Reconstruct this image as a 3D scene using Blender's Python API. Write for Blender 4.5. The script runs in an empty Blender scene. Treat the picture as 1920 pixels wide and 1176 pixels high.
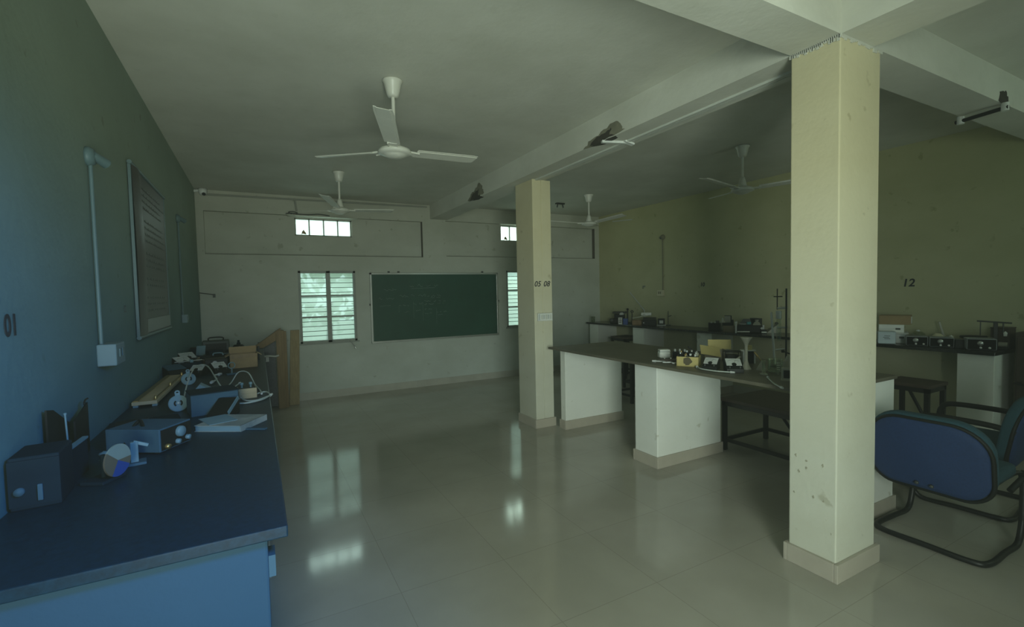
import bpy, bmesh, math, random
from mathutils import Vector, Matrix, Euler
random.seed(7)
PI = math.pi
R = math.radians
SC = bpy.context.scene
COL = SC.collection

# ------------------------------------------------------------------ camera
FPX, YAW, PITCH, ROLL, CZ = 889.5542, 0.493, 0.0456, -0.0218, 1.55
cf = Vector((math.sin(YAW)*math.cos(PITCH), math.cos(YAW)*math.cos(PITCH), -math.sin(PITCH)))
cr = Vector((math.cos(YAW), -math.sin(YAW), 0)); cu = cr.cross(cf)
CR = cr*math.cos(ROLL) + cu*math.sin(ROLL); CU = cu*math.cos(ROLL) - cr*math.sin(ROLL)
cam = bpy.data.cameras.new('camera'); camo = bpy.data.objects.new('camera', cam); COL.objects.link(camo)
m = Matrix((CR, CU, -cf)).transposed().to_4x4(); m.translation = (0, 0, CZ); camo.matrix_world = m
cam.sensor_fit = 'HORIZONTAL'; cam.sensor_width = 36; cam.lens = 36*FPX/1920; cam.clip_start = .05; cam.clip_end = 200
SC.camera = camo

def at(u, v, **k):                       # where the sight line of a photo point meets a plane of the room
    d = cf + CR*((u-960)/FPX) - CU*((v-588)/FPX)
    (a, val), = k.items(); i = 'xyz'.index(a); o = Vector((0, 0, CZ))
    return o + d*((val-o[i])/d[i])

# ------------------------------------------------------------------ materials
MATS = {}
def mat(name, col, rough=.6, metal=0., var=0., vscale=6., bump=0., bscale=40., col2=None, spec=.5, stretch=None, trans=0., detail=6):
    if name in MATS: return MATS[name]
    mm = bpy.data.materials.new(name); mm.use_nodes = True; nt = mm.node_tree; b = nt.nodes['Principled BSDF']
    b.inputs['Base Color'].default_value = (*col, 1); b.inputs['Roughness'].default_value = rough
    b.inputs['Metallic'].default_value = metal; b.inputs['Specular IOR Level'].default_value = spec
    b.inputs['Transmission Weight'].default_value = trans
    tc = nt.nodes.new('ShaderNodeTexCoord'); out = tc.outputs['Object']
    if stretch:
        mp = nt.nodes.new('ShaderNodeMapping'); mp.inputs['Scale'].default_value = stretch
        nt.links.new(out, mp.inputs['Vector']); out = mp.outputs['Vector']
    if var > 0 or col2:
        n = nt.nodes.new('ShaderNodeTexNoise'); n.inputs['Scale'].default_value = vscale; n.inputs['Detail'].default_value = detail
        n.inputs['Roughness'].default_value = .62
        nt.links.new(out, n.inputs['Vector'])
        cr_ = nt.nodes.new('ShaderNodeValToRGB'); cr_.color_ramp.elements[0].position = .34; cr_.color_ramp.elements[1].position = .68
        c2 = col2 or tuple(c*(1-var) for c in col)
        cr_.color_ramp.elements[0].color = (*c2, 1); cr_.color_ramp.elements[1].color = (*col, 1)
        nt.links.new(n.outputs['Fac'], cr_.inputs['Fac']); nt.links.new(cr_.outputs['Color'], b.inputs['Base Color'])
    if bump > 0:
        n2 = nt.nodes.new('ShaderNodeTexNoise'); n2.inputs['Scale'].default_value = bscale; n2.inputs['Detail'].default_value = 4
        bp = nt.nodes.new('ShaderNodeBump'); bp.inputs['Strength'].default_value = bump; bp.inputs['Distance'].default_value = .01
        nt.links.new(out, n2.inputs['Vector']); nt.links.new(n2.outputs['Fac'], bp.inputs['Height']); nt.links.new(bp.outputs['Normal'], b.inputs['Normal'])
    MATS[name] = mm; return mm

def mat_plaster(name, col, low, dirt, z0=0., z1=3., sc=.8):
    """painted plaster: cloudy tone, a slow change of colour with height, scuffs"""
    mm = bpy.data.materials.new(name); mm.use_nodes = True; nt = mm.node_tree; L = nt.links.new; b = nt.nodes['Principled BSDF']
    b.inputs['Roughness'].default_value = .75; b.inputs['Specular IOR Level'].default_value = .25
    tc = nt.nodes.new('ShaderNodeTexCoord'); geo = nt.nodes.new('ShaderNodeNewGeometry')
    sp = nt.nodes.new('ShaderNodeSeparateXYZ'); L(geo.outputs['Position'], sp.inputs[0])
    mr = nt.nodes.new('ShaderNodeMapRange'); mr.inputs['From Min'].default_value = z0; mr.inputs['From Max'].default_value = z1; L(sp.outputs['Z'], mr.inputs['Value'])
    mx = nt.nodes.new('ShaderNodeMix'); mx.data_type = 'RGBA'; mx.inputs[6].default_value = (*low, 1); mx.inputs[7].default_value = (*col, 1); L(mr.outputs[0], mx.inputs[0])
    n = nt.nodes.new('ShaderNodeTexNoise'); n.inputs['Scale'].default_value = 1.3; n.inputs['Detail'].default_value = 7; n.inputs['Roughness'].default_value = .6
    mp = nt.nodes.new('ShaderNodeMapping'); mp.inputs['Scale'].default_value = (1, 1, 1.6); L(geo.outputs['Position'], mp.inputs[0]); L(mp.outputs[0], n.inputs['Vector'])
    rp = nt.nodes.new('ShaderNodeValToRGB'); rp.color_ramp.elements[0].position = .36; rp.color_ramp.elements[1].position = .62
    rp.color_ramp.elements[0].color = (*dirt, 1); rp.color_ramp.elements[1].color = (1, 1, 1, 1); L(n.outputs['Fac'], rp.inputs[0])
    ml = nt.nodes.new('ShaderNodeMix'); ml.data_type = 'RGBA'; ml.blend_type = 'MULTIPLY'; ml.inputs[0].default_value = 1
    L(mx.outputs[2], ml.inputs[6]); L(rp.outputs[0], ml.inputs[7])
    v = nt.nodes.new('ShaderNodeTexNoise'); v.inputs['Scale'].default_value = 9; v.inputs['Detail'].default_value = 3; L(geo.outputs['Position'], v.inputs['Vector'])
    rs = nt.nodes.new('ShaderNodeValToRGB'); rs.color_ramp.elements[0].position = .27; rs.color_ramp.elements[1].position = .33
    rs.color_ramp.elements[0].color = (.72, .7, .64, 1); rs.color_ramp.elements[1].color = (1, 1, 1, 1); L(v.outputs['Fac'], rs.inputs[0])
    m2 = nt.nodes.new('ShaderNodeMix'); m2.data_type = 'RGBA'; m2.blend_type = 'MULTIPLY'; m2.inputs[0].default_value = sc
    L(ml.outputs[2], m2.inputs[6]); L(rs.outputs[0], m2.inputs[7]); L(m2.outputs[2], b.inputs['Base Color'])
    n2 = nt.nodes.new('ShaderNodeTexNoise'); n2.inputs['Scale'].default_value = 26; n2.inputs['Detail'].default_value = 5; L(geo.outputs['Position'], n2.inputs['Vector'])
    bp = nt.nodes.new('ShaderNodeBump'); bp.inputs['Strength'].default_value = .18; bp.inputs['Distance'].default_value = .01
    L(n2.outputs['Fac'], bp.inputs['Height']); L(bp.outputs['Normal'], b.inputs['Normal'])
    return mm

def mat_floor():
    mm = bpy.data.materials.new('vitrified_floor_tile'); mm.use_nodes = True; nt = mm.node_tree; L = nt.links.new; b = nt.nodes['Principled BSDF']
    geo = nt.nodes.new('ShaderNodeNewGeometry')
    br = nt.nodes.new('ShaderNodeTexBrick'); br.offset = 0; br.inputs['Scale'].default_value = 1; br.inputs['Mortar Size'].default_value = .0022
    br.inputs['Brick Width'].default_value = .6; br.inputs['Row Height'].default_value = .6
    br.inputs['Color1'].default_value = (.45, .43, .375, 1); br.inputs['Color2'].default_value = (.465, .445, .385, 1); br.inputs['Mortar'].default_value = (.36, .34, .29, 1)
    br.inputs['Mortar Smooth'].default_value = .3; L(geo.outputs['Position'], br.inputs['Vector'])
    n = nt.nodes.new('ShaderNodeTexNoise'); n.inputs['Scale'].default_value = 1.7; n.inputs['Detail'].default_value = 8; L(geo.outputs['Position'], n.inputs['Vector'])
    rp = nt.nodes.new('ShaderNodeValToRGB'); rp.color_ramp.elements[0].position = .35; rp.color_ramp.elements[1].position = .65
    rp.color_ramp.elements[0].color = (.86, .86, .84, 1); rp.color_ramp.elements[1].color = (1, 1, 1, 1); L(n.outputs['Fac'], rp.inputs[0])
    ml = nt.nodes.new('ShaderNodeMix'); ml.data_type = 'RGBA'; ml.blend_type = 'MULTIPLY'; ml.inputs[0].default_value = 1
    L(br.outputs['Color'], ml.inputs[6]); L(rp.outputs[0], ml.inputs[7]); L(ml.outputs[2], b.inputs['Base Color'])
    mr = nt.nodes.new('ShaderNodeMapRange'); mr.inputs['To Min'].default_value = .05; mr.inputs['To Max'].default_value = .16
    L(n.outputs['Fac'], mr.inputs['Value']); L(mr.outputs[0], b.inputs['Roughness'])
    b.inputs['Specular IOR Level'].default_value = .5
    return mm

def mat_glass(name, tint, k=.12, rough=.05, haze=0):
    mm = bpy.data.materials.new(name); mm.use_nodes = True; nt = mm.node_tree; nt.nodes.remove(nt.nodes['Principled BSDF'])
    o = nt.nodes['Material Output']; t = nt.nodes.new('ShaderNodeBsdfTransparent'); t.inputs[0].default_value = (*tint, 1)
    g = nt.nodes.new('ShaderNodeBsdfGlossy'); g.inputs['Roughness'].default_value = rough; g.inputs[0].default_value = (.8, .85, .8, 1)
    lw = nt.nodes.new('ShaderNodeLayerWeight'); lw.inputs[0].default_value = .35
    mr = nt.nodes.new('ShaderNodeMapRange'); mr.inputs['To Min'].default_value = k*.4; mr.inputs['To Max'].default_value = min(1, k*4)
    mx = nt.nodes.new('ShaderNodeMixShader')
    nt.links.new(lw.outputs['Facing'], mr.inputs['Value']); nt.links.new(mr.outputs[0], mx.inputs[0]); nt.links.new(t.outputs[0], mx.inputs[1]); nt.links.new(g.outputs[0], mx.inputs[2])
    if haze:
        tl = nt.nodes.new('ShaderNodeBsdfTranslucent'); tl.inputs[0].default_value = (.9, .96, .93, 1); m3 = nt.nodes.new('ShaderNodeMixShader'); m3.inputs[0].default_value = haze
        nt.links.new(mx.outputs[0], m3.inputs[1]); nt.links.new(tl.outputs[0], m3.inputs[2]); nt.links.new(m3.outputs[0], o.inputs['Surface']); return mm
    nt.links.new(mx.outputs[0], o.inputs['Surface']); return mm

def mat_frost(name, tint):
    mm = bpy.data.materials.new(name); mm.use_nodes = True; nt = mm.node_tree; nt.nodes.remove(nt.nodes['Principled BSDF'])
    o = nt.nodes['Material Output']; t = nt.nodes.new('ShaderNodeBsdfTranslucent'); t.inputs[0].default_value = (*tint, 1)
    p = nt.nodes.new('ShaderNodeBsdfTransparent'); p.inputs[0].default_value = (*tint, 1)
    mx = nt.nodes.new('ShaderNodeMixShader'); mx.inputs[0].default_value = .7
    nt.links.new(t.outputs[0], mx.inputs[1]); nt.links.new(p.outputs[0], mx.inputs[2]); nt.links.new(mx.outputs[0], o.inputs['Surface']); return mm

M_WHITE = mat_plaster('white_wall_paint', (.50, .50, .415), (.58, .64, .62), (.88, .88, .86))
M_LEFT = mat_plaster('shade_tinted_wall', (.29, .36, .29), (.03, .15, .22), (.9, .9, .88), .5, 2.5)  # blue shade painted into the wall colour, deeper towards the floor
M_YEL = mat_plaster('olive_cream_wall_paint', (.50, .485, .265), (.55, .55, .40), (.9, .9, .86))
M_CEIL = mat_plaster('ceiling_whitewash', (.66, .66, .585), (.66, .66, .585), (.86, .86, .84), sc=.15)
M_PIL = mat_plaster('cream_pillar_paint', (.66, .60, .40), (.62, .62, .53), (.92, .91, .88), .6, 2.2)
M_PED = mat_plaster('pedestal_whitewash', (.82, .85, .81), (.78, .79, .74), (.93, .93, .92), 0, .9)
M_PEDB = mat_plaster('shade_tinted_pedestal', (.026, .07, .115), (.006, .045, .10), (.9, .93, .95), .2, .9)  # left pedestals: blue darkness painted into the colour
M_FLOOR = mat_floor()
M_SKIRT = mat('beige_skirting_tile', (.46, .42, .35), .3, var=.12, vscale=5)
M_SKIRT2 = mat('pale_skirting_tile', (.52, .52, .47), .3, var=.14, vscale=4)
M_GRAN = mat('black_granite', (.020, .024, .022), .22, var=.5, vscale=60, bump=.02)
M_GRANB = mat('shade_tinted_granite', (.006, .030, .052), .38, var=.4, vscale=60, bump=.02, spec=.16)  # black granite copy with blue shade painted into its colour
M_DUST = mat('dusty_dark_granite', (.155, .145, .105), .45, col2=(.095, .088, .064), vscale=3.2, bump=.04, bscale=60)
M_BLK = mat('black_plastic', (.012, .014, .013), .5, var=.2, spec=.25)
M_BLK2 = mat('black_painted_steel', (.010, .011, .010), .45, var=.3, vscale=12)
M_DGREY = mat('dark_grey_casing', (.06, .066, .062), .5, var=.25, vscale=9)
M_GREY = mat('grey_steel_casing', (.30, .33, .34), .45, var=.15, vscale=7)
M_LGREY = mat('pale_grey_plastic', (.55, .58, .57), .45, var=.1)
M_WPL = mat('white_plastic', (.74, .76, .72), .35, var=.06)
M_FANW = mat('fan_enamel', (.70, .70, .62), .35, var=.08, vscale=10)
M_PVC = mat('pvc_conduit', (.62, .64, .58), .45, var=.1)
M_PVCB = mat('shade_tinted_conduit', (.11, .18, .19), .5, var=.1)  # conduit copy with blue shade painted in, for the left wall
M_CARD = mat('brown_cardboard', (.36, .26, .14), .85, var=.15, vscale=8, bump=.05)
M_CARDY = mat('yellow_card', (.50, .42, .17), .8, var=.15, vscale=9)
M_WOOD = mat('pale_wood', (.50, .40, .24), .6, var=.25, vscale=5, stretch=(1, 1, 9))
M_WOODB = mat('brown_wood', (.33, .225, .115), .6, var=.3, vscale=5, stretch=(9, 9, 1))
M_WOODP = mat('dusty_plank_wood', (.40, .31, .17), .65, var=.28, vscale=5, stretch=(9, 9, 1))
M_DWOOD = mat('dark_brown_wood', (.07, .05, .035), .55, var=.3, vscale=5, stretch=(9, 9, 1))
M_BLUEF = mat('blue_upholstery_shell', (.012, .040, .135), .75, var=.2, vscale=90, bump=.1, bscale=400)
M_TEALF = mat('teal_blue_cushion_fabric', (.020, .075, .105), .85, var=.25, vscale=110, bump=.12, bscale=400)
M_ALU = mat('aluminium', (.55, .57, .55), .35, metal=.8, var=.1)
M_BOARD = mat('green_chalkboard', (.020, .085, .058), .5, var=.25, vscale=2.2)
M_CHALK = mat('faint_chalk', (.27, .33, .30), .9)
M_INK = mat('black_wall_paint_number', (.02, .022, .03), .7)
M_HOLE = mat('broken_plaster_dark', (.055, .048, .034), .95, var=.4, vscale=14, bump=.5, bscale=30)
M_HOLE2 = mat('stained_plaster', (.25, .24, .17), .95, var=.3, vscale=14)
M_DIAL = mat('dial_face', (.56, .59, .56), .3)
M_DIMB = mat('shade_tinted_casing', (.05, .11, .155), .65, var=.15, spec=.2)  # casing colour with blue shade painted in, for the left bench
M_DIMB2 = mat('shade_tinted_black', (.008, .022, .035), .75, var=.2, spec=.12)  # black with the left side's blue shade painted in
M_DIMW = mat('shade_tinted_white', (.16, .27, .31), .45, var=.15)  # white dimmed by painted-in blue shade
M_DIMP = mat('shade_tinted_paper', (.20, .32, .37), .7, var=.1)  # paper white dimmed by painted-in blue shade
M_PAPER = mat('paper', (.66, .68, .64), .8, var=.06)
M_BOOK = mat('book_cover', (.20, .24, .24), .35, col2=(.42, .44, .40), vscale=12)
M_BLUE = mat('blue_carton', (.02, .06, .25), .5)
M_TEAL = mat('teal_plastic', (.06, .30, .33), .4)
M_POST = mat('dark_poster_print', (.062, .052, .045), .42, col2=(.045, .045, .042), vscale=3, spec=.3)
M_POSTT = mat('poster_lettering', (.12, .13, .12), .6)
M_BRASS = mat('brass', (.42, .30, .12), .35, metal=.8)
M_ORANGE = mat('orange_paint', (.48, .22, .08), .6)
M_CREAM = mat('cream_paint', (.62, .58, .40), .6)
M_CABLE = mat('white_cable', (.50, .56, .52), .5)
M_GLAZE = mat_glass('louvre_glass', (.80, .90, .87), .10, .03, haze=.3)
M_GLASS = mat_glass('apparatus_glass', (.86, .90, .84), .16, .06)
M_FROST = mat_frost('milky_ventilator_glass', (.86, .92, .90))
M_PLGREY = mat('cloudy_grey_plastic', (.36, .36, .29), .4, var=.12, spec=.5)
M_BAG = mat('crumpled_polythene', (.55, .60, .62), .3, var=.25, vscale=20, bump=.5, bscale=30)
M_SPECK = mat('speckled_grey_granite', (.030, .042, .04), .4, col2=(.008, .014, .013), vscale=45, detail=2)
M_FOL = mat('foliage', (.62, .72, .58), .8, var=.2, vscale=8)
M_EXTG = mat('dry_ground', (.55, .56, .48), .9, var=.2)
M_EXTW = mat('pale_exterior_wall', (.75, .78, .76), .9, var=.1, vscale=2)

# ------------------------------------------------------------------ mesh builder
def catmull(pts, k=6):
    pts = [Vector(p) for p in pts]
    if len(pts) < 3: return pts
    out = []
    for i in range(len(pts)-1):
        p0 = pts[max(i-1, 0)]; p1 = pts[i]; p2 = pts[i+1]; p3 = pts[min(i+2, len(pts)-1)]
        for j in range(k):
            t = j/k
            out.append(.5*((2*p1) + (p2-p0)*t + (2*p0-5*p1+4*p2-p3)*t*t + (3*p1-p0-3*p2+p3)*t**3))
    out.append(pts[-1]); return out

class MB:
    def __init__(s): s.v = []; s.f = []; s.mi = []; s.sm = []; s.M = Matrix.Identity(4)
    def add(s, vs, fs, mi=0, sm=False, M=None):
        n = len(s.v); T = s.M @ M if M is not None else s.M
        s.v += [tuple(T @ Vector(p)) for p in vs]
        s.f += [tuple(i+n for i in f) for f in fs]; s.mi += [mi]*len(fs); s.sm += [sm]*len(fs); return s
    def box(s, c, d, rz=0, rx=0, ry=0, mi=0, top=(1, 1)):
        x, y, z = d[0]/2, d[1]/2, d[2]/2; tx, ty = top
        vs = [(-x, -y, -z), (x, -y, -z), (x, y, -z), (-x, y, -z), (-x*tx, -y*ty, z), (x*tx, -y*ty, z), (x*tx, y*ty, z), (-x*tx, y*ty, z)]
        fs = [(3, 2, 1, 0), (4, 5, 6, 7), (0, 1, 5, 4), (1, 2, 6, 5), (2, 3, 7, 6), (3, 0, 4, 7)]
        return s.add(vs, fs, mi, False, Matrix.Translation(c) @ Euler((rx, ry, rz)).to_matrix().to_4x4())
    def bx(s, a, b, mi=0):
        return s.box([(a[i]+b[i])/2 for i in range(3)], [abs(b[i]-a[i]) for i in range(3)], mi=mi)
    def lathe(s, prof, c=(0, 0, 0), n=24, mi=0, M=None, caps=True):
        vs = []; fs = []
        for r, z in prof:
            for i in range(n): vs.append((r*math.cos(2*PI*i/n), r*math.sin(2*PI*i/n), z))
        for k in range(len(prof)-1):
            for i in range(n):
                j = (i+1) % n; fs.append((k*n+i, k*n+j, (k+1)*n+j, (k+1)*n+i))
        T = Matrix.Translation(c) @ (M if M is not None else Matrix.Identity(4))
        s.add(vs, fs, mi, True, T)
        if caps:
            k = (len(prof)-1)*n
            s.add(vs, [tuple(range(n-1, -1, -1)), tuple(range(k, k+n))], mi, False, T)
        return s
    def cyl(s, a, b, r, r2=None, n=14, mi=0, caps=True):
        a = Vector(a); b = Vector(b); d = b-a
        q = d.to_track_quat('Z', 'Y').to_matrix().to_4x4()
        return s.lathe([(r, 0), (r if r2 is None else r2, d.length)], a, n, mi, q, caps)
    def tube(s, pts, r, n=8, mi=0, k=6, smooth=True, closed=False):
        P = catmull(pts, k) if smooth else [Vector(p) for p in pts]
        vs = []; fs = []; up = Vector((0, 0, 1)); prev = None
        for i, p in enumerate(P):
            t = (P[min(i+1, len(P)-1)] - P[max(i-1, 0)]).normalized()
            if prev is None:
                a = t.cross(up)
                if a.length < .05: a = t.cross(Vector((1, 0, 0)))
                a.normalize()
            else:
                a = (prev - t*prev.dot(t))
                if a.length < 1e-5: a = t.orthogonal()
                a.normalize()
            prev = a; b = t.cross(a)
            for j in range(n):
                w = 2*PI*j/n; vs.append(p + a*(r*math.cos(w)) + b*(r*math.sin(w)))
        for i in range(len(P)-1):
            for j in range(n):
                l = (j+1) % n; fs.append((i*n+j, i*n+l, (i+1)*n+l, (i+1)*n+j))
        e = (len(P)-1)*n
        s.add(vs, fs, mi, True); s.add(vs, [tuple(range(n-1, -1, -1)), tuple(range(e, e+n))], mi, False); return s
    def prism(s, poly, h, M=None, mi=0):      # polygon in local XY, extruded along +Z
        n = len(poly); vs = [(x, y, 0) for x, y in poly] + [(x, y, h) for x, y in poly]
        fs = [tuple(range(n-1, -1, -1)), tuple(range(n, 2*n))] + [(i, (i+1) % n, n+(i+1) % n, n+i) for i in range(n)]
        return s.add(vs, fs, mi, False, M)
    def build(s, name, mats, parent=None, loc=(0, 0, 0), rz=0, bevel=0, seg=2, flat=False):
        me = bpy.data.meshes.new(name); me.from_pydata(s.v, [], s.f)
        for x in (mats if isinstance(mats, (list, tuple)) else [mats]): me.materials.append(x)
        for p, i, sm in zip(me.polygons, s.mi, s.sm): p.material_index = i; p.use_smooth = sm and not flat
        bm = bmesh.new(); bm.from_mesh(me); bmesh.ops.recalc_face_normals(bm, faces=bm.faces); bm.to_mesh(me); bm.free()
        o = bpy.data.objects.new(name, me); COL.objects.link(o)
        if parent is not None: o.parent = parent
        o.location = loc; o.rotation_euler = (0, 0, rz)
        if bevel:
            md = o.modifiers.new('soft_edges', 'BEVEL'); md.width = bevel; md.segments = seg; md.limit_method = 'ANGLE'; md.angle_limit = R(40)
        return o

def tag(o, label, cat, group=None, kind=None):
    o['label'] = label; o['category'] = cat
    if group: o['group'] = group
    if kind: o['kind'] = kind
    return o
def thing(name, label, cat, loc=(0, 0, 0), rz=0, group=None):
    o = bpy.data.objects.new(name, None); COL.objects.link(o); o.empty_display_size = .05
    o.location = loc; o.rotation_euler = (0, 0, rz); return tag(o, label, cat, group)
def struct(o, label=None):
    o['kind'] = 'structure'
    if label: o['label'] = label
    return o
def dup(root, loc, rz, label):
    r = root.copy(); COL.objects.link(r); r.location = loc; r.rotation_euler = (0, 0, rz); r['label'] = label
    for ch in list(root.children):
        c = ch.copy(); COL.objects.link(c); c.parent = r
        for g in list(ch.children):
            d = g.copy(); COL.objects.link(d); d.parent = c
    return r
def text_obj(name, s, size, mtl, parent, M, shear=.0, thick=.0):
    cu_ = bpy.data.curves.new(name, 'FONT'); cu_.body = s; cu_.size = size; cu_.align_x = 'CENTER'; cu_.align_y = 'CENTER'; cu_.shear = shear
    cu_.offset = thick; cu_.extrude = .0006
    t = bpy.data.objects.new(name, cu_); COL.objects.link(t); dg = bpy.context.evaluated_depsgraph_get()
    me = bpy.data.meshes.new_from_object(t.evaluated_get(dg)); bpy.data.objects.remove(t); bpy.data.curves.remove(cu_)
    me.name = name; me.materials.clear(); me.materials.append(mtl); me.transform(M)
    o = bpy.data.objects.new(name, me); COL.objects.link(o)
    if parent is not None: o.parent = parent
    return o
def basis(o, x, y):                      # matrix whose local X,Y are the given directions, at o
    x = Vector(x).normalized(); y = Vector(y).normalized(); z = x.cross(y)
    mm = Matrix((x, y, z)).transposed().to_4x4(); mm.translation = o; return mm

# ------------------------------------------------------------------ the room
XL, XR, YB, YR, HC = -.6765, 6.15, 7.66, -1.15, 3.02
BXL, BXR, HB = 2.60, 2.90, 2.792
CY0, CY1 = 1.337, 1.585
struct(MB().bx((XL-.2, YR-.2, -.1), (XR+.2, YB+.25, 0)).build('floor', M_FLOOR))
struct(MB().bx((XL-.2, YR-.2, HC), (XR+.2, YB+.25, HC+.15)).build('ceiling', M_CEIL))
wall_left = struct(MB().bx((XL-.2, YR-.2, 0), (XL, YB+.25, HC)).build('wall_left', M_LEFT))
wall_right = struct(MB().bx((XR, YR-.2, 0), (XR+.2, YB+.25, HC)).build('wall_right', M_YEL))

def grid_wall(holes, recs, x0, x1, z0, z1, yf, yb, rd):
    xs = sorted({x0, x1, *[h[0] for h in holes+recs], *[h[1] for h in holes+recs]}); zs = sorted({z0, z1, *[h[2] for h in holes+recs], *[h[3] for h in holes+recs]})
    b = MB(); ins = lambda h, x, z: h[0] < x < h[1] and h[2] < z < h[3]
    for i in range(len(xs)-1):
        for j in range(len(zs)-1):
            x = (xs[i]+xs[i+1])/2; z = (zs[j]+zs[j+1])/2
            if any(ins(h, x, z) for h in holes): continue
            d = rd if any(ins(h, x, z) for h in recs) else 0
            b.bx((xs[i], yf+(d if yb > yf else -d), zs[j]), (xs[i+1], yb, zs[j+1]))
    return b
W1 = (.55, 1.365, .843, 1.928); W2 = (4.01, 4.825, .90, 1.94); V1 = (.54, 1.355, 2.455, 2.72); V2 = (3.965, 4.78, 2.482, 2.77)
REC1 = (-.587, 2.466, 2.16, 2.742); REC2 = (2.872, 6.04, 2.185, 2.778)
wall_back = struct(grid_wall([W1, W2, V1, V2], [REC1, REC2], XL, XR, 0, HC, YB, YB+.24, .08).build('wall_back', M_WHITE))
D1 = (-.62, .80, 0, 2.2); W5 = (4.5, 5.75, 1.6, 2.3)
wall_rear = struct(grid_wall([D1, W5], [], XL, XR, 0, HC, YR, YR-.2, 0).build('wall_rear', M_WHITE))
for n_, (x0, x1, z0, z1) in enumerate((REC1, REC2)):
    MB().bx((x0, YB+.0795-.006, z0), (x1, YB+.0795, z0+.004)).bx((x0, YB-.0015, z0-.006), (x1, YB+.002, z0)).bx((x1-.004, YB+.002, z0), (x1, YB+.0795, z1)).build('recess_edge_strip', mat('dark_edge_strip', (.12, .11, .085), .9), wall_back)  # darker strips along the bottom and right edges of the recesses
# deep corner pier at the right end of the back wall top
beam = struct(MB().bx((BXL, YR, HB), (BXR, YB, HC)).build('beam_long', M_CEIL))
struct(MB().bx((XL, CY0, HB), (BXL, CY1, HC)).bx((BXR, CY0, HB), (XR, CY1, HC)).build('beam_cross', M_CEIL))
P1 = (2.60, 2.985, CY0, CY1); P2 = (2.729, 2.972, 4.549, 4.932)
pil1 = struct(MB().bx((P1[0], P1[2], 0), (P1[1], P1[3], HB)).build('pillar_front', M_PIL, bevel=.006))
pil2 = struct(MB().bx((P2[0], P2[2]+.012, 0), (P2[1], P2[3], HB)).bx((P2[0], P2[2], 0), (2.836, P2[2]+.02, HB)).bx((2.848, P2[2]+.006, 0), (P2[1], P2[2]+.02, HB)).build('pillar_back', M_PIL, bevel=.004))
SK = .1
def skirt(b, x0, x1, y0, y1, t=.014, h=SK):
    b.bx((x0-t, y0-t, 0), (x1+t, y0, h)); b.bx((x0-t, y1, 0), (x1+t, y1+t, h)); b.bx((x0-t, y0, 0), (x0, y1, h)); b.bx((x1, y0, 0), (x1+t, y1, h)); return b
struct(skirt(MB(), *P1, t=.02).build('baseboard_front_pillar', M_SKIRT, bevel=.003)); struct(skirt(MB(), *P2).build('baseboard_back_pillar', M_SKIRT, bevel=.003))
struct(MB().bx((XL, YB-.014, 0), (XR, YB, .11)).build('baseboard_back', M_SKIRT2))
struct(MB().bx((XL, YR, 0), (XL+.014, YB-.014, .11)).build('baseboard_left', M_SKIRT2))
struct(MB().bx((XR-.014, YR, 0), (XR, YB-.014, .11)).build('baseboard_right', M_SKIRT2))

# plaster damage on the beams
def blob(pts, n, k=.012, seed=1):
    random.seed(seed); out = []
    for i in range(len(pts)):
        a = Vector((*pts[i], 0)); b = Vector((*pts[(i+1) % len(pts)], 0))
        for j in range(n): out.append(a.lerp(b, j/n) + Vector((random.uniform(-k, k), random.uniform(-k, k), 0)))
    return [(p.x, p.y) for p in out]
def damage(y, w, seed, big=1.):
    MX = basis((BXL-.002, y, HB), (0, -1, 0), (0, 0, 1))      # on the -X face of the beam
    o = MB().prism(blob([(-w, -.0), (-w*.6, .07*big), (-.1*w, .09*big), (.5*w, .15*big), (.8*w, .1*big), (w, .02), (.3*w, -.0)], 4, .012, seed), .0015, MX).build('plaster_stain', M_HOLE2, beam)
    b = MB().prism(blob([(-w*.75, 0), (-w*.3, .06*big), (0, .07*big), (.45*w, .09*big), (.3*w, .03), (.6*w, 0)], 4, .01, seed+3), .003, MX)
    MS = basis((BXL, y, HB-.0025), (0, -1, 0), (1, 0, 0))
    b.prism(blob([(-w*.75, 0), (-.2*w, .07), (.5*w, .05), (.6*w, 0)], 4, .008, seed+9), .0024, MS)
    b.build('plaster_damage', M_HOLE, beam)
damage(3.17, .26, 3, .8); damage(5.78, .26, 8, 1.2)
# ragged plaster line where the front pillar meets the beams
rb = MB()
for i in range(26):
    t = i/25; h = random.uniform(.008, .03)
    rb.box((P1[0]-.003, CY0+t*(CY1-CY0), HB-h/2), (.005, .014, h)); 
for i in range(22):
    t = i/21; h = random.uniform(.006, .026); rb.box((P1[0]+t*(P1[1]-P1[0]), CY0-.003, HB-h/2), (.02, .005, h))
rb.build('ragged_plaster_edge', M_CEIL, pil1)
scuff = MB(); random.seed(11)
for i in range(9):
    MX = basis((P1[0]-.0012, random.uniform(CY0+.02, CY1-.02), random.uniform(.14, .62)), (0, -1, 0), (0, 0, 1)); w = random.uniform(.003, .009)
    scuff.prism(blob([(-w, 0), (0, w*1.3), (w*.6, 0), (0, -w)], 2, .003, i), .0008, MX)
scuff.build('scuff_marks', mat('scuff', (.38, .36, .27), .9), pil1)

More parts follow.
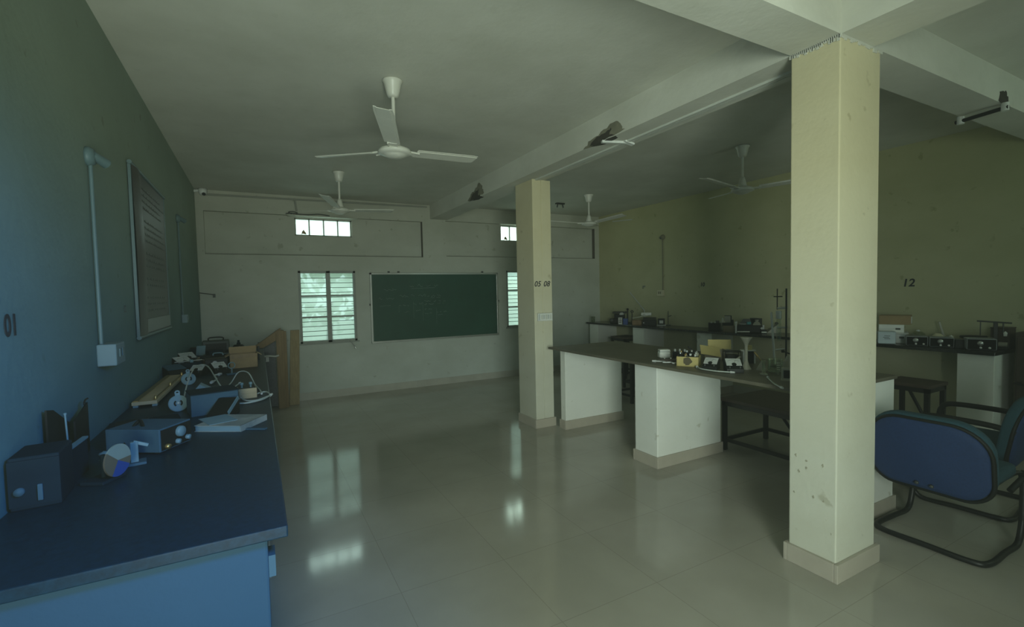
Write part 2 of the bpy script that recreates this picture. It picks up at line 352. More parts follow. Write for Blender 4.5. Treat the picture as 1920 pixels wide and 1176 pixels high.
# windows -----------------------------------------------------------
def louvre_window(name, w, handle):
    x0, x1, z0, z1 = w; b = MB(); t = .035; y0, y1 = YB+.0, YB+.06; xm = (x0+x1)/2+.01
    b.bx((x0, y0, z0), (x0+t, y1, z1)); b.bx((x1-t, y0, z0), (x1, y1, z1)); b.bx((x0, y0, z0), (x1, y1, z0+t)); b.bx((x0, y0, z1-t), (x1, y1, z1))
    b.bx((xm-.03, y0, z0), (xm+.03, y1, z1))
    for q in (.36, .655): z = z0+(z1-z0)*q; b.bx((x0, y0+.01, z-.012), (x1, y1, z+.012))
    b.bx((x0-.02, YB-.012, z0-.02), (x1+.03, YB+.01, z0+.004))
    fr = struct(b.build(name, mat('window_frame_paint', (.34, .37, .34), .5, var=.2), bevel=.003))
    g = MB(); e = MB(); n = 14; cell = (z1-z0-2*t)/n
    for a, c in ((x0+t, xm-.03), (xm+.03, x1-t)):
        for i in range(n):
            z = z0+t+cell*(i+.5); g.box(((a+c)/2, YB+.045, z), (c-a, .005, cell*1.04), rx=R(-14))
            e.box(((a+c)/2, YB+.028, z-cell*.52), (c-a, .010, .009))
    g.build('louvre_panes', M_GLAZE, fr); e.build('pane_rails', mat('louvre_rail', (.12, .15, .14), .4), fr)
    if handle:
        MB().cyl((x1-.12, YB-.01, z0+.02), (x1-.05, YB-.06, z0-.09), .008).cyl((x1-.05, YB-.06, z0-.09), (x1-.04, YB-.065, z0-.12), .012).build('lever_handle', M_ALU, fr)
    return fr
louvre_window('window_1', W1, True); louvre_window('window_2', W2, False)
def ventilator(name, w):
    x0, x1, z0, z1 = w; b = MB(); t = .02; y0, y1 = YB+.12, YB+.17
    b.bx((x0, y0, z0), (x0+t, y1, z1)); b.bx((x1-t, y0, z0), (x1, y1, z1)); b.bx((x0, y0, z0), (x1, y1, z0+t)); b.bx((x0, y0, z1-t), (x1, y1, z1))
    for i in (1, 2, 3): x = x0+(x1-x0)*i/4; b.bx((x-.008, y0, z0), (x+.008, y1, z1))
    fr = struct(b.build(name, mat('ventilator_frame', (.38, .38, .33), .6, var=.2)))
    MB().bx((x0+t, YB+.145, z0+t), (x1-t, YB+.149, z1-t)).build('glass_pane', M_FROST, fr)
    s = MB(); s.prism(blob([(x0+.09, z0+.03), (x0+.12, z0+.09), (x0+.16, z0+.06), (x0+.15, z0+.03)], 3, .01, 4), .002, basis((0, YB+.143, 0), (1, 0, 0), (0, 0, 1)))
    s.build('stuck_leaves', M_WOODB, fr)
ventilator('window_3', V1); ventilator('window_4', V2)
# ledge above the first ventilator, with a loose wire
ledge = struct(MB().bx((.44, YB-.05, 2.728), (1.42, YB+.06, 2.742)).build('trim_1', M_WHITE))
# rear door leaf and rear window (behind the camera)
dr = struct(MB().bx((.81, YR-1.15, .01), (.85, YR-.2, 2.15)).build('door_1', M_DWOOD))
MB().cyl((.81, YR-1.05, 1.0), (.75, YR-1.05, 1.0), .012).cyl((.75, YR-1.05, 1.0), (.75, YR-.93, 1.0), .01).build('door_handle', M_ALU, dr)
b = MB(); x0, x1, z0, z1 = W5
for a, c in (((x0, YR-.1, z0), (x0+.04, YR-.05, z1)), ((x1-.04, YR-.1, z0), (x1, YR-.05, z1)), ((x0, YR-.1, z0), (x1, YR-.05, z0+.04)), ((x0, YR-.1, z1-.04), (x1, YR-.05, z1)), (((x0+x1)/2-.02, YR-.1, z0), ((x0+x1)/2+.02, YR-.05, z1))): b.bx(a, c)
fr = struct(b.build('window_5', MATS['window_frame_paint'])); MB().bx((x0+.04, YR-.08, z0+.04), (x1-.04, YR-.075, z1-.04)).build('glass_pane', M_GLAZE, fr)
# outside
struct(MB().bx((-14, YB+.3, -.6), (22, 40, -.5)).bx((-14, -16, -.6), (22, YR-.25, -.5)).build('ground_outside', M_EXTG))
struct(MB().bx((-.6, 13, -.5), (.62, 13.3, 1.35)).bx((-.6, 13, 1.35), (1.35, 13.3, 1.62)).bx((4.5, 13, -.5), (14, 13.3, 1.9)).build('exterior_wall', M_EXTW))
def tree(x, y, h, r, seed, label):
    t = thing('tree', label, 'tree', (x, y, -.5)); random.seed(seed)
    MB().cyl((0, 0, 0), (.1, 0, h*.55), .12, .07).build('trunk', M_DWOOD, t)
    b = MB()
    for i in range(260):
        th = random.uniform(0, 2*PI); ph = math.acos(random.uniform(-1, 1)); q = r*random.uniform(.5, 1)**.5
        c = Vector((q*math.cos(th)*math.sin(ph), q*math.sin(th)*math.sin(ph), h*.62+q*.8*math.cos(ph))); s = random.uniform(.14, .3)
        e = Euler((random.uniform(0, 3), random.uniform(0, 3), random.uniform(0, 3))).to_matrix().to_4x4()
        b.add([(-s, 0, 0), (0, s*.5, .03), (s, 0, 0), (0, -s*.5, .03)], [(0, 1, 2), (0, 2, 3)], 0, False, Matrix.Translation(c) @ e)
    b.build('crown', M_FOL, t)
tree(1.9, 15.5, 3.4, 1.5, 1, 'green leafy tree outside behind the right panes of the left louvre window')
tree(-2.2, 18.5, 3.0, 1.4, 2, 'pale leafy tree outside far off to the left behind the low white wall')

# ------------------------------------------------------------------ chalkboard
bx0, bx1, bz0, bz1 = 1.5764, 3.8224, .782, 1.898
cb = thing('chalkboard', 'large green chalkboard with faint chalk writing on the back wall', 'chalkboard', ((bx0+bx1)/2, YB-.03, bz0))
W_, H_ = bx1-bx0, bz1-bz0
MB().bx((-W_/2+.02, -.002, .02), (W_/2-.02, .028, H_-.02)).build('writing_surface', M_BOARD, cb)
b = MB()
for a, c in (((-W_/2, -.012, 0), (-W_/2+.03, .028, H_)), ((W_/2-.03, -.012, 0), (W_/2, .028, H_)), ((-W_/2, -.012, H_-.03), (W_/2, .028, H_)), ((-W_/2, -.022, 0), (W_/2, .028, .032))): b.bx(a, c)
b.build('frame', M_ALU, cb, bevel=.003)
for x in (-W_/2+.3, -W_/2+.46, W_/2-.3): MB().box((x, .0, H_+.012), (.03, .02, .024)).build('fixing_clip', M_DGREY, cb)
for x in (-W_/2-.008, W_/2+.008): MB().box((x, .0, H_*.55), (.016, .02, .03)).build('fixing_clip', M_DGREY, cb)
def scribble(b, x0, x1, z, h, seed, y=-.0032, r=.0022):
    random.seed(seed); x = x0
    while x < x1:
        n = random.randint(3, 8); pts = []
        for i in range(n):
            pts.append((x, y, z+random.uniform(-h/2, h/2)*(1 if i % 2 else .55))); x += h*random.uniform(.28, .5)
        b.tube(pts, r, 4, k=3); x += h*random.uniform(.5, 1.0)
b = MB(); fx = lambda u: -W_/2+(u-692)/(933-692)*W_; fz = lambda v: H_-(v-512)/(638-512)*H_
for i, (u0, u1, v, h, rr) in enumerate([(760, 810, 536, .055, .0026), (715, 718, 543, .06, .0025), (729, 736, 542, .06, .0025), (742, 778, 554, .05, .0027), (786, 816, 555, .03, .0022), (798, 818, 559, .03, .0022), (786, 828, 565, .04, .003), (740, 760, 572, .03, .0025), (766, 780, 570, .04, .0022), (786, 800, 571, .03, .0026), (810, 820, 570, .03, .002), (786, 803, 580, .03, .0024), (786, 798, 588, .03, .002), (808, 823, 586, .035, .003), (706, 722, 559, .05, .002), (751, 758, 584, .03, .002), (770, 774, 582, .03, .002)]):
    scribble(b, fx(u0), fx(u1), fz(v), h, 100+i, r=rr*.8)
for u0, u1, v in ((763, 806, 541), (810, 820, 592), (707, 726, 572)): b.tube([(fx(u0), -.0032, fz(v)), (fx(u1), -.0032, fz(v-1))], .0018, 4)
for u, v0, v1 in ((740, 572, 585), (766, 566, 596), (783, 566, 602), (808, 580, 608)): b.tube([(fx(u), -.0032, fz(v0)), (fx(u), -.0032, fz(v1))], .0011, 4)
b.build('chalk_writing', M_CHALK, cb)

# ------------------------------------------------------------------ painted numbers
text_obj('painted_number', '05', .085, M_INK, pil2, basis((2.773, P2[2]-.002, 1.63), (1, 0, 0), (0, 0, 1)), .25, .001)
text_obj('painted_number', '08', .085, M_INK, pil2, basis((2.897, P2[2]+.004, 1.63), (1, 0, 0), (0, 0, 1)), .25, .001)
text_obj('painted_number', '01', .095, M_INK, wall_left, basis((XL+.002, 2.035, 1.477), (0, 1, 0), (0, 0, 1)), .0, .002)
p = at(234, 580, x=XL); text_obj('painted_number', '02', .06, mat('faded_number', (.12, .15, .15), .8), wall_left, basis((XL+.002, p.y, p.z), (0, 1, 0), (0, 0, 1)), .0, .0)
for s, (u, v), sz, mt in (('09', (1207, 539), .075, MATS['faded_number']), ('10', (1317, 534), .085, M_INK), ('12', (1703, 531), .115, M_INK)):
    p = at(u, v, x=XR); text_obj('painted_number', s, sz, mt, wall_right, basis((XR-.002, p.y, p.z), (0, -1, 0), (0, 0, 1)), .15, .0025)

# ------------------------------------------------------------------ ceiling fans
def make_fan(drop, angs, loc, label):
    t = thing('ceiling_fan', label, 'fan', loc, 0, 'white three blade ceiling fans')
    MB().lathe([(.0, -.002), (.066, -.003), (.07, -.012), (.058, -.03), (.048, -.075), (.04, -.105), (.03, -.118), (.0, -.12)], n=28, caps=False).build('top_canopy', M_FANW, t)
    MB().lathe([(.056, -.0), (.056, -.004)], n=28).build('mounting_plate', M_BLK, t)
    MB().cyl((0, 0, -.11), (0, 0, -drop+.1), .0125).build('downrod', M_FANW, t)
    MB().lathe([(0, -drop+.13), (.022, -drop+.13), (.03, -drop+.1), (.04, -drop+.055), (.045, -drop+.03), (0, -drop+.028)], n=24, caps=False).build('lower_canopy', M_FANW, t)
    MB().lathe([(0, -drop+.03), (.07, -drop+.028), (.105, -drop+.012), (.113, -drop-.004), (.112, -drop-.012), (.092, -drop-.022), (.075, -drop-.026), (.072, -drop-.03), (.045, -drop-.042), (0, -drop-.046)], n=36, caps=False).build('motor_housing', M_FANW, t)
    for a in angs:
        b = MB(); ca = Matrix.Rotation(R(a), 4, 'Z'); b.M = ca
        br = MB(); br.M = ca
        br.box((.125, 0, -drop+.006), (.09, .05, .005), rx=R(-8)); br.box((.125, .028, -drop+.006), (.1, .008, .012)); br.box((.125, -.028, -drop+.006), (.1, .008, .012))
        vs = []; fs = []; N = 8
        for i in range(N+1):
            q = i/N; r = .155+q*(.66-.155); wl = .051+.007*q; dz = -drop+.012+.035*q
            if i == N: wl *= .9
            for j, y in enumerate((-wl, -wl*.72, -wl*.70, wl*.70, wl*.72, wl)):
                vs.append((r, y, dz - y*math.tan(R(11)) - (.004 if 2 <= j <= 3 else 0)))
        for i in range(N):
            for j in range(5): k = i*6+j; fs.append((k, k+1, k+7, k+6))
        b.add(vs, fs); o = b.build('blade', M_FANW, t); md = o.modifiers.new('thick', 'SOLIDIFY'); md.thickness = .004; md.offset = 0
        br.build('blade_bracket', M_FANW, o)
    return t
def ang(hub, tips, z):
    out = []
    for u, v in tips:
        p = at(u, v, z=z); out.append(math.degrees(math.atan2(p.y-hub[1], p.x-hub[0])))
    return out
a1 = -110
make_fan(.485, (a1, a1+120, a1+240), (.882, 3.302, HC), 'nearest white three blade ceiling fan, hanging in front of the chalkboard wall')
make_fan(.455, (-112, 8, 128), (.918, 5.984, HC), 'smaller looking white ceiling fan hanging just before the left ventilator')
make_fan(.445, (162, 42, -78), (4.565, 5.922, HC), 'white ceiling fan in the far right bay beside the back pillar')
make_fan(.455, (-55, 65, 185), (4.527, 3.268, HC), 'white ceiling fan hanging alone before the olive right wall')

# ------------------------------------------------------------------ wall fittings
def conduit_set(side, y, z0, z1, label, boxd, sgn, lab_h, lab_b):
    x = XL if sgn > 0 else XR; M_PVC = M_PVCB if sgn > 0 else mat('olive_dusty_conduit', (.24, .23, .15), .6); M_WPL = mat('shade_tinted_box', (.17, .25, .27), .6) if sgn > 0 else mat('cream_switch_box', (.62, .58, .42), .5)  # left wall fittings use copies with blue shade painted in
    tag(MB().cyl((x+sgn*.0125, y, z0), (x+sgn*.0125, y, z1), .0085).build('wall_conduit', M_PVC), label, 'conduit')
    h = thing('lamp_holder', lab_h, 'lamp holder', (x, y, z1+.0), 0)
    MB().lathe([(0, 0), (.045, 0), (.045, .012), (.036, .03), (0, .034)], c=(0, 0, .03), M=Matrix.Rotation(sgn*PI/2, 4, 'Y'), caps=False).build('back_plate', M_PVC, h)
    MB().cyl((sgn*.02, 0, .04), (sgn*.06, .06 if sgn > 0 else 0, .015), .02, .024).build('lamp_socket', M_PVC, h)
    MB().cyl((sgn*.06, .06 if sgn > 0 else 0, .015), (sgn*.0615, .0615 if sgn > 0 else 0, .0145), .02).build('socket_mouth', M_DGREY, h)
    k = thing('switch_box', lab_b, 'switch box', (x, y, z0-boxd[2]), 0)
    MB().box((sgn*boxd[0]/2, boxd[1]*.28, boxd[2]/2), boxd).build('housing', M_WPL, k, bevel=.006)
    for i in range(2): MB().box((sgn*(boxd[0]+.003), boxd[1]*(.12+.3*i), boxd[2]*.55), (.006, .022, .04)).build('rocker_switch', M_PVC, k, bevel=.002)
conduit_set('l', 2.932, 1.342, 2.2, 'near white conduit pipe running down the left wall beside the poster', (.075, .17, .105), 1, 'angled white lamp holder at the top of the near left wall conduit', 'white socket box on the left wall below the near conduit')
conduit_set('l', 5.83, 1.392, 2.33, 'thin white conduit pipe on the left wall beyond the poster', (.05, .09, .085), 1, 'small angled lamp holder on the left wall beyond the poster', 'small white switch box on the left wall beyond the poster')
p0 = at(1243, 446, x=XR); p1 = at(1247, 544, x=XR)
conduit_set('r', p0.y, p1.z, p0.z-.02, 'thin conduit pipe running down the olive right wall', (.05, .13, .1), -1, 'dark lamp holder at the top of the right wall conduit', 'cream switch box on the olive right wall below a conduit')
tag(MB().cyl((XR-.012, at(1150, 415, x=XR).y, 2.87), (XR-.012, at(1186, 412, x=XR).y, 2.83), .011).build('wall_conduit', M_PVC), 'short grey conduit piece high on the right wall near the far corner', 'conduit')
# conduits along the top of the back wall
tag(MB().cyl((-.6, YB-.013, 2.955), (2.55, YB-.013, 2.985), .012).cyl((.55, YB-.013, 2.96), (.575, YB-.013, 2.75), .014).build('wall_conduit', mat('dusty_conduit', (.30, .31, .26), .6)), 'dusty conduit pipe along the top of the back wall, dropping to the left ventilator', 'conduit')
tag(MB().tube([(.42, YB-.03, 2.752), (.5, YB-.045, 2.76), (.62, YB-.04, 2.75), (.75, YB-.042, 2.753), (.86, YB-.045, 2.765), (.98, YB-.035, 2.757), (1.02, YB-.03, 2.75)], .007).tube([(.5, YB-.03, 2.75), (.46, YB-.04, 2.775), (.52, YB-.045, 2.785), (.575, YB-.03, 2.77)], .006).build('loose_wire', M_DGREY), 'loose dark wire lying on the ledge over the left ventilator', 'wire')
cc = thing('security_camera', 'small white dome security camera in the back left ceiling corner', 'security camera', (-.575, 7.585, 2.955), 0)
MB().lathe([(0, .06), (.05, .06), (.052, .02), (.046, 0), (.03, -.022), (0, -.03)], caps=False).build('housing', M_WPL, cc)
MB().cyl((.012, -.03, -.012), (.02, -.056, -.02), .022, .019).build('lens', M_BLK, cc)
MB().cyl((-.1, .02, .03), (-.04, .01, .035), .02).build('mounting_arm', M_WPL, cc)
tag(MB().cyl((at(372, 556, y=YB).x, YB-.01, 1.63), (at(402, 560, y=YB).x, YB-.02, 1.60), .006).box((at(402, 560, y=YB).x, YB-.012, 1.585), (.03, .024, .05), mi=0).cyl((at(374, 556, y=YB).x, YB-.01, 1.64), (at(374, 556, y=YB).x, YB-.012, 1.53), .006).build('wire_hook', M_DGREY), 'small dark wire hook on the back wall near the left corner', 'hook')
# switch panel on the back pillar
sw = thing('switchboard', 'long white switch panel on the back pillar below the numbers', 'switch panel', (2.855, P2[2], 1.215), 0)
MB().bx((-.095, -.03, 0), (.095, .006, .088)).build('housing', M_WPL, sw, bevel=.004)
for i in range(5):
    MB().box((-.045+.028*i, -.033, .045), (.02, .008, .045 if i % 2 else .05)).build('rocker_switch', M_LGREY if i % 2 else M_PVC, sw, bevel=.002)
MB().box((-.08, -.032, .045), (.018, .006, .07)).build('cover_strip', M_LGREY, sw)
# beam trunking, broken bracket, ceiling hook, batten
tag(MB().bx((BXL+.17, CY1+.02, HB-.014), (BXL+.2, P2[2]+.0, HB)).bx((BXL+.215, CY1+.02, HB-.01), (BXL+.232, P2[2]+.0, HB)).build('cable_trunking', M_PVC), 'white cable trunking along the underside of the long ceiling beam', 'trunking')
tag(MB().box((2.70, 3.13, HB-.008), (.24, .03, .02), rz=R(-18)).box((2.80, 3.08, HB-.015), (.09, .045, .014), rz=R(-10), ry=R(14)).build('broken_bracket', M_WPL), 'broken white bracket hanging under the long beam by the plaster hole', 'bracket')
hk = at(1050, 381, z=HC)
tag(MB().box((hk.x, hk.y, HC-.01), (.16, .05, .02)).cyl((hk.x-.05, hk.y, HC-.02), (hk.x-.06, hk.y, HC-.075), .01).cyl((hk.x+.05, hk.y, HC-.02), (hk.x+.065, hk.y, HC-.075), .01).build('ceiling_hook', M_BLK2), 'small black two pronged hook plate on the far right ceiling', 'hook')
bt = thing('conduit_stub', 'dark pipe with white clips crossing under the cross beam at top right', 'pipe', (4.68, 1.46, HB), 0)
MB().cyl((-.02, -.15, -.03), (.06, .16, -.03), .014).build('pipe', M_BLK2, bt)
for y in (-.13, .13): MB().lathe([(.022, -.052), (.022, .004)], c=(.02+y*.25, y, 0)).build('clip', M_WPL, bt)
MB().prism(blob([(-.09, 0), (-.06, .07), (.03, .1), (.08, .05), (.06, 0)], 3, .012, 5), .002, basis((4.66, CY0-.002, HB), (1, 0, 0), (0, 0, 1))).build('plaster_damage', M_HOLE, bpy.data.objects['beam_cross'])

# poster
ps = thing('wall_poster', 'tall dark glossy poster with lines of lettering on the left wall', 'poster', (XL, 4.36, 1.32), 0)
vs = []; fs = []; ny, nz = 24, 16
pw, ph = 1.2, 1.08
for j in range(nz+1):
    for i in range(ny+1):
        q = i/ny; vs.append((.016+.035*math.exp(-((q-.1)/.09)**2)*(.5+.5*math.sin(j/nz*3.1)), -pw/2+q*pw, ph*j/nz))
for j in range(nz):
    for i in range(ny): k = j*(ny+1)+i; fs.append((k, k+1, k+ny+2, k+ny+1))
sheet = MB().add(vs, fs, 0, True).build('printed_sheet', M_POST, ps)
b = MB(); random.seed(5)
for r_ in range(20):
    z = ph*.92-r_*.044; y = -.36
    if r_ in (4, 9, 13, 16): b.build('poster_text', M_POSTT, ps); b = MB(); continue
    while y < .5*random.uniform(.75, 1):
        w = random.uniform(.03, .1); b.box((.0195, y+w/2, z), (.001, w, .013)); y += w+.018
b.build('poster_text', M_POSTT, ps)
for z in (ph+.01, -.01): MB().cyl((.016, -pw/2-.02, z), (.016, pw/2+.02, z), .013).build('hanging_rod', M_PVCB, ps)
for y in (-pw/2, pw/2): MB().bx((.004, y-.012, 0), (.02, y+.012, ph)).build('side_strip', M_PVCB, ps)
MB().bx((.019, -pw/2+.04, .01), (.022, pw/2-.02, .1)).build('bottom_band', mat('poster_band', (.2, .21, .2), .4), ps)

# ------------------------------------------------------------------ laboratory benches
BZ = .93
def bench(name, label, x0, x1, y0, y1, top, peds, px0, px1, th=.032, pm=None):
    t = thing(name, label, 'bench', ((x0+x1)/2, (y0+y1)/2, 0), 0, 'laboratory benches'); ox, oy = (x0+x1)/2, (y0+y1)/2
    MB().bx((x0-ox, y0-oy, BZ-th), (x1-ox, y1-oy, BZ)).build('worktop', top, t, bevel=.004)
    for a, c in peds:
        if a == 1.592: px0 = 3.06
        o = MB().bx((px0-ox, a-oy, 0), (px1-ox, c-oy, BZ-th)).build('pedestal', pm or M_PED, t, bevel=.006)
        if px0 < x0+.4 and px1 < XR-.1 and px0 > XL+.05: b = skirt(MB(), px0-ox, px1-ox, a-oy, c-oy)
        else:
            s0, s1 = px0-ox, px1-ox; e0, e1 = (s0, s1+.012) if px0 < 0 else (s0-.012, s1); b = MB().bx((e0, a-oy-.014, 0), (e1, a-oy, SK)).bx((e0, c-oy, 0), (e1, c-oy+.014, SK))
            b.bx((s1, a-oy, 0), (s1+.012, c-oy, SK)) if px0 < 0 else b.bx((s0-.012, a-oy, 0), (s0, c-oy, SK))
        b.build('skirting', M_SKIRT, o, bevel=.003)
    return t
lb = bench('lab_bench', 'black topped lab bench along the left wall, crowded with instruments', XL+.001, .05, 1.405, 6.42, M_GRANB, [(1.445, 1.71), (2.9, 3.16), (4.4, 4.66), (6.1, 6.36)], XL+.001, 0.0, pm=M_PEDB)
MB().bx((0, -2.46+.0, .775), (.02, -2.40, .835)).build('side_socket', M_DIMB, lb, loc=(.31, 0, 0))
bench('lab_bench', 'dusty brown topped island bench between the two pillars', 2.83, 3.80, 1.576, 4.44, M_DUST, [(4.335, 4.43), (2.963, 3.235), (1.592, 1.83)], 2.983, 3.80-.005, th=.024)
bpy.data.objects['lab_bench.001'].children[1].name = 'pedestal'
bench('lab_bench', 'long dark bench along the olive right wall', 5.64, XR-.001, 1.63, 7.45, M_GRAN, [(1.645, 1.9), (4.59, 4.85), (5.935, 6.2), (7.15, 7.4)], 5.685, XR-.001)
# the first island pedestal reaches back to the pillar
def on_bench(u, v, dz=0.): return at(u, v, z=BZ+dz)

# ------------------------------------------------------------------ chairs
def outline(w, h, rt, rb_, n=8):
    pts = []
    for cx_, cy_, r_, a0 in ((w/2-rt, h-rt, rt, 0), (-w/2+rt, h-rt, rt, 90), (-w/2+rb_, rb_, rb_, 180), (w/2-rb_, rb_, rb_, 270)):
        for i in range(n+1): a = R(a0+90*i/n); pts.append((cx_+r_*math.cos(a), cy_+r_*math.sin(a)))
    return pts
def pad(b, ol, t0, t1, curv, mi=0, M=None, dome=.012):
    cx_ = 0; cy_ = sum(p[1] for p in ol)/len(ol); n = len(ol); vs = []; fs = []
    rings = [(.02, t0-dome, 1), (.5, t0-dome*.85, 1), (.86, t0-dome*.35, 1), (.985, t0, 1), (1, t0+(t1-t0)*.3, 1), (1, t0+(t1-t0)*.7, 1), (.985, t1, 1), (.86, t1+dome*.35, 1), (.5, t1+dome*.85, 1), (.02, t1+dome, 1)]
    for s, y, _ in rings:
        for px, pz in ol:
            X = cx_+(px-cx_)*s; Z = cy_+(pz-cy_)*s; vs.append((X, y+curv*X*X, Z))
    for k in range(len(rings)-1):
        for i in range(n): j = (i+1) % n; fs.append((k*n+i, k*n+j, (k+1)*n+j, (k+1)*n+i))
    b.add(vs, fs, mi, True, M); b.add(vs, [tuple(range(n-1, -1, -1)), tuple(range((len(rings)-1)*n, len(rings)*n))], mi, True, M); return b
def rim(b, ol, y, curv, r, M=None, part=1.):
    pts = [(x, y+curv*x*x, z) for x, z in ol]; pts.append(pts[0])
    if M is not None: pts = [M @ Vector(p) for p in pts]
    return b.tube(pts, r, 6, smooth=False)
def make_chair(loc, rz, label, arms):
    t = thing('visitor_chair', label, 'chair', loc, R(rz), 'blue visitor chairs'); r = .016; hw = .265
    f = MB(); z = r+.001; fy, by, sz = .25, -.275, .40
    f.tube([(-hw, fy+.005, sz), (-hw, fy, .2), (-hw, fy-.01, .11), (-hw, fy-.07, z), (-hw, 0, z), (-hw, by+.06, z), (-hw+.06, by, z), (0, by, z), (hw-.06, by, z), (hw, by+.06, z), (hw, 0, z), (hw, fy-.07, z), (hw, fy-.01, .11), (hw, fy, .2), (hw, fy+.005, sz)], r, 10, k=5)
    f.build('sled_frame', M_BLK2, t)
    for s in (-1, 1):
        MB().tube([(s*hw, fy+.005, sz-.01), (s*(hw-.012), fy-.02, .425), (s*(hw-.03), fy-.1, .425), (s*(hw-.035), -.15, .41), (s*(hw-.06), -.235, .44), (s*(hw-.08), -.25, .52)], .014, 8).build('seat_rail', M_BLK2, t)
    seat = MB().add(*(lambda: ([], []))()); T = Matrix.Translation((0, -.2, .445)) @ Matrix.Rotation(-PI/2+PI, 4, 'X')
    pad(seat, outline(.50, .47, .08, .05), -.035, .02, .0, 0, Matrix.Translation((0, -.215, .45)) @ Matrix(((1, 0, 0, 0), (0, 0, 1, 0), (0, 1, 0, 0), (0, 0, 0, 1))))
    so = seat.build('seat', M_TEALF, t)
    pad(MB(), outline(.46, .43, .07, .05), -.012, .008, 0, 0, Matrix.Translation((0, -.195, .42)) @ Matrix(((1, 0, 0, 0), (0, 0, 1, 0), (0, 1, 0, 0), (0, 0, 0, 1))), .004).build('seat_pan', M_BLK, t)
    tilt = Matrix.Translation((0, -.255, .335)) @ Matrix.Rotation(R(9), 4, 'X'); ol = outline(.575, .43, .18, .12)
    pad(MB(), [(x*1.02, .018+z_*1.01) for x, z_ in ol], .002, .055, .28, 0, tilt, .014).build('backrest', M_TEALF, t)
    sh = pad(MB(), [(x*.97, .012+z_*.965) for x, z_ in ol], -.02, -.001, .28, 0, tilt, .012).build('back_shell', M_BLUEF, t)
    rim(MB(), ol, -.002, .28, .011, tilt).build('edge_trim', M_BLK, t)
    bolts = MB()
    for x in (-.035, .035): bolts.M = tilt; bolts.lathe([(0, -.004), (.011, -.004), (.009, .004), (0, .005)], c=(x, -.034, .05), M=Matrix.Rotation(PI/2, 4, 'X'), n=10, caps=False)
    bolts.build('shell_bolts', M_DGREY, sh)
    for s in (-1, 1):
        if arms:
            MB().tube([(s*hw, fy+.0, sz), (s*(hw+.005), fy-.02, .5), (s*(hw+.005), fy-.035, .57), (s*(hw+.005), fy-.09, .615), (s*(hw+.005), -.05, .62), (s*(hw+.005), -.2, .61), (s*(hw-.0), -.285, .585)], .019, 10).build('armrest', M_BLK, t)
        else:
            MB().box((s*(hw+.004), fy-.01, .415), (.036, .05, .035), rx=R(20)).cyl((s*(hw+.004), fy-.03, .40), (s*(hw-.02), fy-.13, .34), .016).build('arm_bracket', M_BLK, t, bevel=.004)
    return t
make_chair((3.665, 1.262, 0), -90, 'blue backed visitor chair without arms, turned away beside the front pillar', False)
make_chair((4.42, 1.41, 0), 5, 'blue visitor chair with black armrests behind the armless one', True)

# ------------------------------------------------------------------ stools and low tables
def steel_stool(loc, w, d, h, label, name='steel_bench', cat='stool', topm=M_DWOOD, brace=True):
    t = thing(name, label, cat, loc); s = .035
    MB().bx((-w/2-.01, -d/2-.01, h-.03), (w/2+.01, d/2+.01, h)).build('seat', topm, t, bevel=.004)
    MB().bx((-w/2, -d/2, h-.07), (w/2, -d/2+.025, h-.03)).bx((-w/2, d/2-.025, h-.07), (w/2, d/2, h-.03)).bx((-w/2, -d/2, h-.07), (-w/2+.025, d/2, h-.03)).bx((w/2-.025, -d/2, h-.07), (w/2, d/2, h-.03)).build('apron', M_BLK2, t)
    for sx in (-1, 1):
        for sy in (-1, 1):
            MB().box((sx*(w/2-s/2), sy*(d/2-s/2), (h-.03)/2), (s, s, h-.03)).build('leg', M_BLK2, t)
    z = .1; b = MB()
    for sy in (-1, 1): b.box((0, sy*(d/2-s/2), z), (w-s, .025, .03))
    for sx in (-1, 1): b.box((sx*(w/2-s/2), 0, z), (.025, d-s, .03))
    if brace: b.cyl((w/2-s/2, d/2-.04, h-.05), (w/2-s/2, d/2-.32 if d > .6 else -d/2+.05, z), .014, n=6)
    b.build('stretcher', M_BLK2, t); return t
steel_stool((4.2, 2.46, 0), .66, 1.1, .5, 'low black steel frame table standing behind the island bench', 'low_table', 'table')
steel_stool((4.62, 5.05, 0), .42, .42, .62, 'dark steel stool seen through the gap between the island pedestals')
steel_stool((5.75, 6.45, 0), .36, .36, .72, 'tall dark stool under the far end of the right bench')
steel_stool((5.35, 5.1, 0), .6, 1.3, .62, 'dark low table standing before the right bench, behind the island', 'low_table', 'table', M_BLK2)
steel_stool((4.75, 2.35, 0), .34, .34, .62, 'dark stool standing between the right bench and the low table')
steel_stool((5.25, 2.05, 0), .34, .34, .66, 'dark stool standing close to the end pedestal of the right bench')

